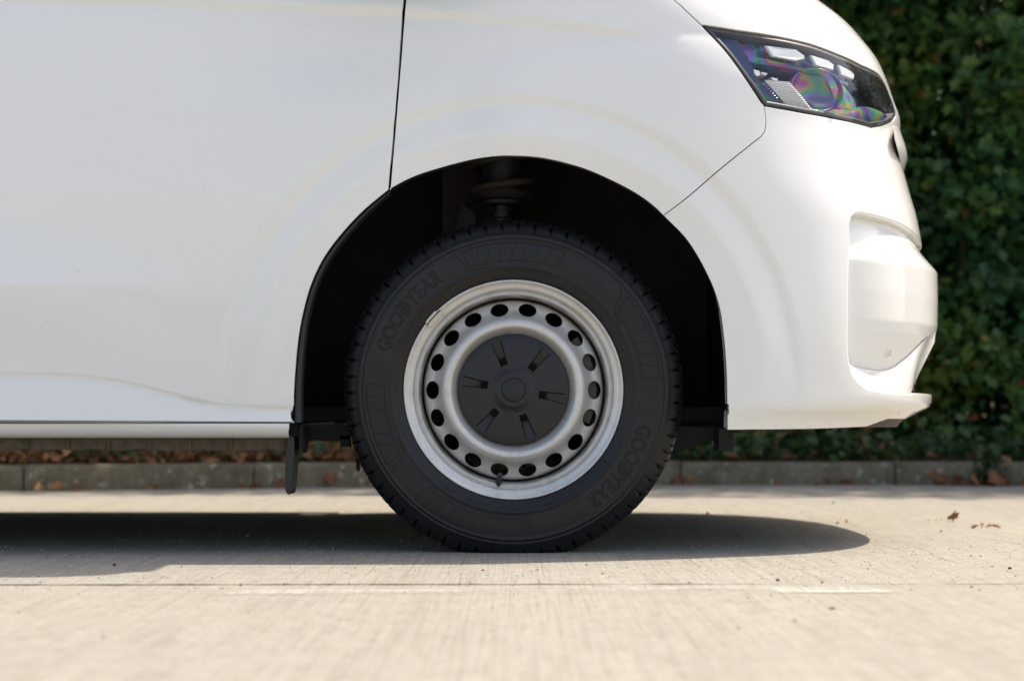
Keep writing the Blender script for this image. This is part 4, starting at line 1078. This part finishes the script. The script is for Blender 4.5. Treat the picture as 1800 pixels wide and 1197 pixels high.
def bend_text(name, txt, size, a0, r, raise_, mat, parent, bold=0.0, spacing=1.0, fit=None, hstretch=1.0, flip=False):
    """lettering moulded on the sidewall: a0 = angle (deg) of the middle, r = mid radius; fit = angular length in degrees"""
    cu = bpy.data.curves.new(name, 'FONT'); cu.body = txt; cu.size = size; cu.align_x = 'CENTER'; cu.align_y = 'CENTER'; cu.offset = bold; cu.space_character = spacing; cu.resolution_u = 3
    cu.extrude = .0005
    to = bpy.data.objects.new(name, cu); COL.objects.link(to)
    bpy.context.view_layer.update()
    me = bpy.data.meshes.new_from_object(to.evaluated_get(bpy.context.evaluated_depsgraph_get())); bpy.data.objects.remove(to)
    co = np.zeros(len(me.vertices)*3); me.vertices.foreach_get('co', co); co = co.reshape(-1, 3)
    wd = co[:, 0].max() - co[:, 0].min(); mid = (co[:, 0].max()+co[:, 0].min())/2; my = (co[:, 1].max()+co[:, 1].min())/2
    k = (math.radians(fit)*r/wd) if fit else hstretch
    th = math.radians(a0) - (co[:, 0]-mid)*k/r; rr = r + (co[:, 1]-my)
    y = side_y(rr) - raise_*np.where(co[:, 2] > 0, 1, 0) + .0003
    co = np.stack([rr*np.cos(th), y, rr*np.sin(th)], -1)
    me.vertices.foreach_set('co', co.ravel()); me.update(); me.materials.clear(); me.materials.append(mat)
    bm = bmesh.new(); bm.from_mesh(me); bmesh.ops.recalc_face_normals(bm, faces=bm.faces); bm.to_mesh(me); bm.free()
    o = bpy.data.objects.new(name, me); COL.objects.link(o); o.parent = parent; return o
def sidewall_patch(mb, poly, raise_, edge=.0006, n=1):
    """raised flat patch; poly in (angle deg, radius)"""
    pl = []
    for i in range(len(poly)):
        a, b_ = np.array(poly[i], float), np.array(poly[(i+1) % len(poly)], float); k = max(1, int(abs(b_[0]-a[0])/1.0))
        pl += [a + (b_-a)*j/k for j in range(k)]
    P_ = np.array([(r*math.cos(math.radians(a)), r*math.sin(math.radians(a))) for a, r in pl])
    nb_ = len(P_)
    lo, hi = P_.min(0), P_.max(0); g = .004
    G = np.array([(a, b_) for a in np.arange(lo[0], hi[0], g) for b_ in np.arange(lo[1], hi[1], g)]) if (hi-lo).min() > g else np.zeros((0, 2))
    if len(G): G = G[inside([tuple(q) for q in P_], G)]
    allp = np.concatenate([P_, G]) if len(G) else P_
    vo, eo, fo, *_ = geometry.delaunay_2d_cdt([Vector(p) for p in allp], [(i, (i+1) % nb_) for i in range(nb_)], [], 0, 1e-7)
    vo = np.array([(q.x, q.y) for q in vo]); fo = [f for f in fo if inside([tuple(q) for q in P_], vo[list(f)].mean(0)[None])[0]]
    rr = np.hypot(vo[:, 0], vo[:, 1]); y = side_y(rr) - raise_
    yb = side_y(np.hypot(P_[:, 0], P_[:, 1])) + .0008
    V = [(a, c_, b_) for (a, b_), c_ in zip(vo, y)]; base = len(V); V += [(a, c_, b_) for (a, b_), c_ in zip(P_, yb)]
    V += [(a, side_y(np.hypot(a, b_))-raise_, b_) for a, b_ in P_]
    mb.add(V, [tuple(f) for f in fo] + [(base+i, base+(i+1) % nb_, base+nb_+(i+1) % nb_, base+nb_+i) for i in range(nb_)])
def stroke(mb, pts, w, raise_):
    """thin raised line through (angle, radius) points"""
    p = [np.array((r*math.cos(math.radians(a)), r*math.sin(math.radians(a)))) for a, r in pts]
    for a, b_ in zip(p[:-1], p[1:]):
        d = b_-a; L = np.hypot(*d); k = max(1, int(L/.008)); d /= L; nn2 = np.array((-d[1], d[0]))*w/2
        V = []
        for j in range(k+1):
            q = a + d*L*j/k
            for s_ in (1, -1): V.append(q + nn2*s_)
        V3 = []
        for (x, z) in V:
            y = float(side_y(np.hypot(x, z))); V3 += [(x, y - raise_, z), (x, y + .0005, z)]
        # per step: L-top, L-bottom, R-top, R-bottom
        mb.add(V3, [(4*j, 4*j+2, 4*j+6, 4*j+4) for j in range(k)] + [(4*j, 4*j+4, 4*j+5, 4*j+1) for j in range(k)] + [(4*j+2, 4*j+3, 4*j+7, 4*j+6) for j in range(k)])

def build_wheel():
    hub = empty('wheel', (HX, 0, HZ))
    tyre = build_tyre(hub)
    # badges and moulded bands
    for c0_ in (143, -36):
        mb = MB(); sidewall_patch(mb, [(c0_+25.5, .2720), (c0_+21.5, .2560), (c0_-20.5, .2560), (c0_-25.5, .2790), (c0_-21.5, .3020), (c0_+21.0, .3020)], .0007); mb.obj('tyre_badge', M['rubber_gloss'], hub, sharp=40)
    mb = MB(); sidewall_patch(mb, [(62.3, .293), (61.2, .2835), (45.6, .2835), (44.4, .293), (45.6, .3035), (61.2, .3035)], .0008)
    mb.obj('tyre_badge', M['rubber_gloss'], hub, sharp=40)
    bend_text('tyre_lettering', 'GOODYEAR', .043, 143, .2790, .0014, M['rubber_matt'], hub, bold=.0019, fit=41.5)
    bend_text('tyre_lettering', 'GOODYEAR', .043, -36, .2790, .0014, M['rubber_matt'], hub, bold=.0019, fit=41.5)
    bend_text('tyre_lettering', 'EfficientGrip', .0105, 53.3, .2965, .0015, M['rubber'], hub, bold=.00012, fit=13.6)
    bend_text('tyre_lettering', 'Cargo 2', .0095, 54.0, .2875, .0015, M['rubber'], hub, bold=.0001, fit=8.0)
    bend_text('tyre_lettering', '215/65R16C  106/107T', .0125, 137.5, .2445, .0012, M['rubber'], hub, bold=.0001, fit=40)
    bend_text('tyre_lettering', 'SAFETY WARNING  SERIOUS INJURY MAY RESULT FROM', .0045, 84, .2475, .0010, M['rubber'], hub, fit=24)
    bend_text('tyre_lettering', 'TYRE FAILURE DUE TO UNDERINFLATION OR OVERLOADING', .0042, 84, .2420, .0010, M['rubber'], hub, fit=22)
    bend_text('tyre_lettering', 'M12', .0085, 271, .2435, .0012, M['rubber'], hub, fit=3.5)
    for a_, t_, ft in ((-8, '7717', 2.6), (-18, 'U2', 1.8), (-27, 'E117', 2.6), (-37, '1123', 3.0), (288, 'TUBELESS', 6), (250, 'PLIES TREAD', 7), (236, 'RADIAL', 5)):
        bend_text('tyre_lettering', t_, .0075, a_, .2435, .0011, M['rubber'], hub, fit=ft)
    # wing foot between the D and the Y, the letter's mark
    for c0_ in (143, -36):
        mb = MB(); sidewall_patch(mb, [(c0_+.2, .2900), (c0_-.9, .2980), (c0_-1.5, .2950), (c0_-.6, .2830), (c0_+.5, .2680), (c0_+1.2, .2650), (c0_+1.3, .2720), (c0_+.9, .2810)], .0016); mb.obj('tyre_emblem', M['rubber_matt'], hub, sharp=40)
    # hatched panels and outlines
    for (lo, hi, lean) in ((68, 112, -1), (3, 40, -1), (176, 212, 1), (226, 277, -1)):
        mb = MB(); stroke(mb, [(q, .3005) for q in np.linspace(lo+1.5, hi-1, 24)], .0016, .0012)
        stroke(mb, [(q, .2640) for q in np.linspace(lo+3.5, hi-4.5, 24)], .0016, .0012)
        stroke(mb, [(hi-1, .3005), (hi-2.4, .272), (hi-4.5, .2640)], .0018, .0012)
        stroke(mb, [(lo+1.5, .3005), (lo+2.2, .270), (lo+3.5, .2640)], .0018, .0012)
        for q in np.arange(lo+6, hi-5, 5.0): stroke(mb, [(q, .3000), (q+2.6*1, .2650)], .0011, .0010)
        stroke(mb, [(hi+3.0, .3015), (hi+.6, .290), (hi-.8, .2660), (hi-3.5, .2575), (hi-9, .2555)], .0030, .0007); mb.obj('sidewall_relief', M['rubber_matt'], hub, sharp=40)
    for q in (118.5, 147, 99, 265, 301, 322, 20, 345, 72): mb = MB(); stroke(mb, [(q, .231), (q, .2480)], .0009, .0008); mb.obj('sidewall_mark', M['rubber_matt'], hub, sharp=40)
    # valve pips
    # ---- steel rim
    rp = [(.2238, .030), (.2256, .018), (.2258, .0135), (.2252, .0105), (.2235, .0095), (.2215, .0105), (.2190, .0140), (.2150, .0165), (.2110, .0180), (.2070, .0195), (.2050, .0235), (.2035, .0280), (.2005, .0292), (.1988, .0270), (.1965, .0280), (.1935, .0340), (.1915, .0430), (.1900, .055), (.1885, .075), (.1870, .110), (.1860, .19)]
    mb = MB(); mb.lathe(rp, 160); rim = mb.obj('rim', M['silver'], hub)
    # ---- disc with eighteen oval holes
    DP = [(.1868, .0660), (.1858, .0600), (.1842, .0575), (.1800, .0555), (.1740, .0535), (.1680, .0512), (.1620, .0482), (.1570, .0440), (.1530, .0385), (.1490, .0320), (.1450, .0265), (.1400, .0222), (.1350, .0206), (.1300, .0222), (.1260, .0265), (.1225, .0330), (.1195, .0390), (.1170, .0420), (.100, .0440)]
    dr = np.array([p[0] for p in DP])[::-1]; dd = np.array([p[1] for p in DP])[::-1]; dsp = spline(dr, dd)
    pts = []; cons = []
    def loop(ps):
        s_ = len(pts); pts.extend(ps); cons.extend([(s_+i, s_+(i+1) % len(ps)) for i in range(len(ps))])
    holes = []
    for h in range(18):
        a = math.radians(20*h); c_ = np.array((math.cos(a), math.sin(a)))*.1672; er = np.array((math.cos(a), math.sin(a))); et = np.array((-math.sin(a), math.cos(a)))
        holes.append([tuple(c_ + er*.0138*math.cos(t) + et*.0192*math.sin(t)) for t in np.linspace(0, 2*math.pi, 28, endpoint=False)])
    for h in holes: loop(h)
    rr_ = [p[0] for p in DP]
    for r in rr_: loop([(r*math.cos(t), r*math.sin(t)) for t in np.linspace(0, 2*math.pi, 144, endpoint=False)]) if (r > .181 or r < .153) else None
    for r in (.1800, .1560):
        loop([(r*math.cos(t), r*math.sin(t)) for t in np.linspace(0, 2*math.pi, 144, endpoint=False)])
    vo, eo, fo, *_ = geometry.delaunay_2d_cdt([Vector(p) for p in pts], cons, [], 0, 1e-7)
    vo = np.array([(q.x, q.y) for q in vo]); fo = np.array([f for f in fo]); cen = vo[fo].mean(1); rc = np.hypot(cen[:, 0], cen[:, 1]); keep_ = rc > .1005
    for h in holes: keep_ &= ~inside(h, cen)
    fo = fo[keep_]; rv = np.hypot(vo[:, 0], vo[:, 1]); V = [(a, float(d), b_) for (a, b_), d in zip(vo, dsp(rv))]
    Fq = [tuple(f) for f in fo]
    for h in holes:
        b0 = len(V); cx_ = np.mean([q[0] for q in h]); cz_ = np.mean([q[1] for q in h])
        for (x, z) in h: y = float(dsp(math.hypot(x, z))); V += [(x, y, z), (x - (x-cx_)*.03, y+.0012, z - (z-cz_)*.03), (x - (x-cx_)*.05, y+.006, z - (z-cz_)*.05)]
        nh = len(h)
        Fq += [(b0+3*i+k, b0+3*((i+1) % nh)+k, b0+3*((i+1) % nh)+k+1, b0+3*i+k+1) for i in range(nh) for k in (0, 1)]
    mb = MB(); mb.add(V, Fq); disc = mb.obj('wheel_disc', M['silver'], hub, sharp=60)
    for o_ in (rim, disc):
        me = o_.data; at = me.attributes.new('dust', 'FLOAT', 'POINT'); co = np.zeros(len(me.vertices)*3); me.vertices.foreach_get('co', co); co = co.reshape(-1, 3); r = np.hypot(co[:, 0], co[:, 2])
        dval = np.interp(r, [.115, .118, .122, .150, .178, .1835, .187, .1895, .1925, .197, .200, .2018, .2035, .206, .222, .2245, .226], [.9, .6, .05, .0, .05, .35, 1.6, 1.6, .9, .25, .25, .75, .5, .10, .0, .2, .5])
        at.data.foreach_set('value', dval.astype(np.float32))
    mb = MB(); mb.lathe([(.11, .046), (.185, .066)], 64); 
    # ---- dark wheel cover with six radial slots
    pts = []; cons = []; slots = []
    for k6 in range(6):
        a = math.radians(110 - 60*k6); er = np.array((math.cos(a), math.sin(a))); et = np.array((-math.sin(a), math.cos(a)))
        slots.append([tuple(er*r + et*w) for r, w in ((.0535, -.0075), (.0535, .0075), (.066, .0082), (.085, .0098), (.105, .0112), (.1065, .0), (.105, -.0112), (.085, -.0098), (.066, -.0082))])
    for s_ in slots: loop(s_)
    for r in (.0255, .0340, .0400, .0470, .075, .095, .109, .1135, .1155): loop([(r*math.cos(t), r*math.sin(t)) for t in np.linspace(0, 2*math.pi, 120, endpoint=False)])
    pts.append((0, 0))
    vo, eo, fo, *_ = geometry.delaunay_2d_cdt([Vector(p) for p in pts], cons, [], 0, 1e-7)
    vo = np.array([(q.x, q.y) for q in vo]); fo = np.array([f for f in fo]); cen = vo[fo].mean(1); rc = np.hypot(cen[:, 0], cen[:, 1]); keep_ = (rc < .1155) & (rc > .0252)
    for s_ in slots: keep_ &= ~inside(s_, cen)
    csp = lambda r: np.interp(r, [0, .0255, .034, .040, .047, .06, .09, .109, .1135, .1158], [.0225, .0225, .0226, .0262, .0290, .0288, .0305, .0335, .0352, .0400])
    V = [(a, float(d), b_) for (a, b_), d in zip(vo, csp(np.hypot(vo[:, 0], vo[:, 1])))]; Fq = [tuple(f) for f in fo[keep_]]
    for s_, k6 in zip(slots, range(6)):
        a = math.radians(110 - 60*k6); er = np.array((math.cos(a), math.sin(a))); et = np.array((-math.sin(a), math.cos(a))); b0 = len(V); ns = len(s_)
        for (x, z) in s_:
            r = x*er[0] + z*er[1]; w = x*et[0] + z*et[1]; y = float(csp(math.hypot(x, z))); dp = np.interp(r, [.0535, .070, .1065], [.0130, .0095, .0010]); p2 = er*(r + (.001 if r < .06 else 0)) + et*w*.78
            V += [(x, y, z), (p2[0], y+dp, p2[1])]
        Fq += [(b0+2*i, b0+2*((i+1) % ns), b0+2*((i+1) % ns)+1, b0+2*i+1) for i in range(ns)] + [tuple(b0+2*i+1 for i in range(ns))]
    mb = MB(); mb.add(V, Fq); mb.obj('wheel_cover', M['cover'], hub, sharp=22)
    for k6 in range(6):
        a = math.radians(110 - 60*k6); c_ = (math.cos(a)*.0608, math.sin(a)*.0608); mb = MB(); ca, sa = math.cos(a), math.sin(a)
        def rq(u, w): return (c_[0] + u*ca - w*sa, c_[1] + u*sa + w*ca)
        oc = [rq(u, w) for u, w in ((-.0068, -.0045), (-.0045, -.0066), (.0045, -.0066), (.0068, -.0045), (.0068, .0045), (.0045, .0066), (-.0045, .0066), (-.0068, .0045))]
        mb.prism_y(oc, .0276, .046); mb.prism_y([rq(u*.5, w*.5) for u, w in ((-.0068, -.006), (.0068, -.006), (.0068, .006), (-.0068, .006))], .0262, .028)
        o = mb.obj('bolt_cap', M['cover_pit'], hub, smooth=False); bevel(o, .0009, 2)
    # centre emblem: a disc in a fine groove with faint pressed bars
    mb = MB(); mb.lathe([(.0, .0222), (.0238, .0222), (.0246, .0228), (.0249, .027)], 72)
    o = mb.obj('centre_cap', M['cover'], hub, sharp=40)
    mb = MB()
    def bar(p, q, w=.0011):
        p, q = np.array(p), np.array(q); d = (q-p)/np.hypot(*(q-p)); n2 = np.array((-d[1], d[0]))*w/2
        mb.prism_y([tuple(p+n2), tuple(q+n2), tuple(q-n2), tuple(p-n2)], .0216, .0224)
    bar((-.0215, -.0008), (.0215, .0002), .0020); bar((-.0190, .0125), (.0150, .0120)); bar((.0010, -.0210), (.0165, -.0050)); bar((-.0215, .0045), (.0215, .0048))
    v_ = []
    mb.lathe([(.0218, .0224), (.0222, .0216), (.0230, .0216), (.0234, .0224)], 72)
    mb.obj('cap_emblem', M['cover'], hub, smooth=False)
    # clip-on balance weight on the flange: a cast body, and the spring clip hooked over the edge
    def arc_block(name, a0, half, prof_, mat):
        n_w = 9; n_p = len(prof_); v = []
        for k in range(n_w):
            a = math.radians(a0 + (k/(n_w-1)-.5)*2*half)
            for r, d in prof_: v.append((r*math.cos(a), d, r*math.sin(a)))
        mb = MB(); mb.add(v, [(k*n_p+i, k*n_p+i+1, (k+1)*n_p+i+1, (k+1)*n_p+i) for k in range(n_w-1) for i in range(n_p-1)] + [tuple(range(n_p)), tuple((n_w-1)*n_p+i for i in range(n_p-1, -1, -1))])
        return mb.obj(name, mat, hub, sharp=35)
    arc_block('balance_weight', 138, 5.2, [(.2206, .0180), (.2206, .0095), (.2196, .0075), (.2135, .0105), (.2108, .0130), (.2100, .0190)], M['zinc'])
    arc_block('weight_gap_shade', 138, 5.5, [(.2222, .0105), (.2222, .0086), (.2207, .0086), (.2207, .0120)], M['cover_pit'])  # black strip standing in for the shaded gap beside the clip
    arc_block('weight_clip', 138.6, 3.9, [(.2275, .022), (.2280, .0095), (.2268, .0070), (.2240, .0066), (.2223, .0080), (.2223, .0100)], M['zinc'])
    # valve
    a = math.radians(261); mb = MB(); er = Vector((math.cos(a), 0, math.sin(a))); b0 = er*.1965 + Vector((0, .034, 0)); dirv = (Vector((0, -1, 0))*.78 - er*.62).normalized()
    mb.tube([b0, b0 + dirv*.010, b0 + dirv*.0105, b0 + dirv*.022, b0 + dirv*.0225, b0 + dirv*.034], [.0075, .0060, .0046, .0044, .0052, .0050], 16); mb.obj('valve_stem', M['black_plastic'], hub, sharp=40)
    return hub

wheel = build_wheel()
def attach(w, loc, flip=False):
    w.parent = van; w.location = Vector(loc) - Vector((0, YC, 0))
    if flip: w.rotation_euler = (0, 0, math.pi)
attach(wheel, (HX, 0, HZ))
def copy_tree(o, parent):
    c = o.copy(); COL.objects.link(c); c.parent = parent
    for ch in list(o.children): copy_tree(ch, c)
    return c
for loc, fl in (((HX, 2*YC, HZ), True), ((-3.1, 0, HZ), False), ((-3.1, 2*YC, HZ), True)):
    w2 = copy_tree(wheel, van); attach(w2, loc, fl)
# brake behind the wheel
mb = MB(); mb.lathe([(.06, .085), (.150, .085), (.150, .113), (.06, .113)], 72, (HX, 0, HZ)); mb.lathe([(.0, .06), (.065, .06), (.07, .09)], 40, (HX, 0, HZ))
bd = mb.obj('brake_disc', M['steel_dark'], van, sharp=40); child(bd)
mb = MB(); v = []
for k in range(9):
    a = math.radians(-24 + k*8); 
    for r, d in ((.118, .070), (.150, .062), (.172, .066), (.180, .080), (.180, .13)): v.append((HX + r*math.cos(a), d + .003*math.sin(k*2), HZ + r*math.sin(a)))
mb.add(v, [(k*5+i, k*5+i+1, (k+1)*5+i+1, (k+1)*5+i) for k in range(8) for i in range(4)] + [tuple(range(5)), tuple(40+i for i in range(4, -1, -1))])
o = mb.obj('brake_caliper', M['cast'], van, sharp=40); child(o)

# ------------------------------------------------------------------ rest of the van (mostly outside the picture; it casts the shadow)
def twin(o, name):
    c = bpy.data.objects.new(name, o.data); COL.objects.link(c); c.parent = van; c.scale = (1, -1, 1); c.location = (0, 0, 0)
    c.matrix_parent_inverse = Matrix.Identity(4); c.location = (0, YC, 0); return c
for o in (front_wing, front_door, sill, lamp, liner, flange, flap): twin(o, o.name.split('.')[0])
zl0 = Z_(740)
sidep = child(panel('side_panel', [(-4.0, zt), (-1.456, zt), (-1.456, zl0), (-2.62, zl0), (-2.70, .50), (-2.88, .70), (-3.1, .76), (-3.32, .70), (-3.50, .50), (-3.58, zl0), (-4.0, zl0)], M['paint'], van, grid=.06,
     surf=lambda t, z: np.stack([t, yv(z) + 0*t, z + 0*t], -1), surf_n=lambda t, z: np.stack([0*t, -1+0*t, .0*t], -1))); twin(sidep, 'side_panel')
# cab and roof: rounded sections stacked up from the waist
def ring(z, xfront, yside, xr=.18, ax=.5):
    ph = np.linspace(0, math.pi/2, 16); out = []
    for p in ph: 
        x_, y_ = section(np.array(p), xfront, xfront-ax, YC-yside); out.append((float(x_), float(y_), z))
    out = [(-4.02, yside, z)] + out; return out + [(x_, 2*YC-y_, z) for x_, y_, z in out[::-1]]
levels = [(1.205, .42, .004), (1.27, .30, .020), (1.45, .02, .06), (1.65, -.28, .105), (1.82, -.55, .15), (1.90, -.75, .20), (1.945, -1.0, .30), (1.965, -1.4, .45)]
R_ = [ring(*l) for l in levels]; n_ = len(R_[0]); v = [p for r_ in R_ for p in r_]
f = [(k*n_+i, k*n_+(i+1) % n_, (k+1)*n_+(i+1) % n_, (k+1)*n_+i) for k in range(len(R_)-1) for i in range(n_)] + [tuple((len(R_)-1)*n_+i for i in range(n_))]
mb = MB(); mb.add(v, f); child(mb.obj('roof', M['paint'], van, sharp=50))
R2 = [[(x+.004, y, z) for x, y, z in r_[3:-3]] for r_ in R_[1:5]]; n_ = len(R2[0]); mb = MB(); mb.add([p for r_ in R2 for p in r_], [(k*n_+i, k*n_+i+1, (k+1)*n_+i+1, (k+1)*n_+i) for k in range(3) for i in range(n_-1)]); child(mb.obj('windscreen', M['glass_dark'], van))
for sgn in (0, 1):
    q4 = [(-1.35, 1.26), (-.10, 1.26), (-.48, 1.74), (-1.35, 1.74)]
    yy = [float(np.interp(z, [l[0] for l in levels], [l[2] for l in levels])) - .004 for _, z in q4]
    mb = MB(); mb.add([(x, (y if not sgn else 2*YC-y), z) for (x, z), y in zip(q4, yy)], [(0, 1, 2, 3)]); child(mb.obj('side_window', M['glass_dark'], van, smooth=False))
    s_ = (lambda y: y) if not sgn else (lambda y: 2*YC-y)
    bm = bmesh.new(); bmesh.ops.create_icosphere(bm, subdivisions=3, radius=1.0)
    for vv in bm.verts:
        c = vv.co; e = 4.0; k = (abs(c.x)**e + abs(c.y)**e + abs(c.z)**e)**(-1/e); vv.co = Vector((c.x*k*.085 - .10, s_(c.y*k*.13 - .10), c.z*k*.14 + 1.43))
    me = bpy.data.meshes.new('door_mirror'); bm.to_mesh(me); bm.free(); me.materials.append(M['black_plastic']); o = bpy.data.objects.new('door_mirror', me); COL.objects.link(o); child(o)
    mb = MB(); ya, yb = sorted((s_(-.17), s_(.08))); mb.box((-.34, ya, 1.235), (-.02, yb, 1.34)); o2 = mb.obj('mirror_shadow_arm', M['black_plastic'], o, smooth=False); bevel(o2, .022, 3); [setattr(p, 'use_smooth', True) for p in o.data.polygons]  # oversized arm out of view, shaped to fill the gap in the shadow
mb = MB(); mb.box((-4.02, .0, .27), (-4.0, 1.9, 1.95)); child(mb.obj('rear_doors', M['paint'], van, smooth=False))
mb = MB()
mb.box((-3.98, .06, .272), (-.50, 1.84, .33)); mb.box((-.50, .46, .272), (.44, 1.44, 1.0)); mb.box((.44, .30, .272), (.64, 1.60, .92)); mb.box((-.60, .10, .272), (.62, .44, .300)); mb.box((-.60, 1.46, .272), (.62, 1.80, .300)); mb.box((-1.2, .04, .33), (-.52, 1.86, 1.18)); mb.box((-3.98, .02, 1.15), (.1, 1.88, 1.20))
child(mb.obj('chassis', M['void'], van, smooth=False))  # underbody, with filler boxes added to stop sun leaking through
print('verts', sum(len(o.data.vertices) for o in S.objects if o.type == 'MESH'), 'tris', sum(sum(max(1, len(p.vertices)-2) for p in o.data.polygons) for o in S.objects if o.type == 'MESH' and len(o.data.polygons) < 200000))
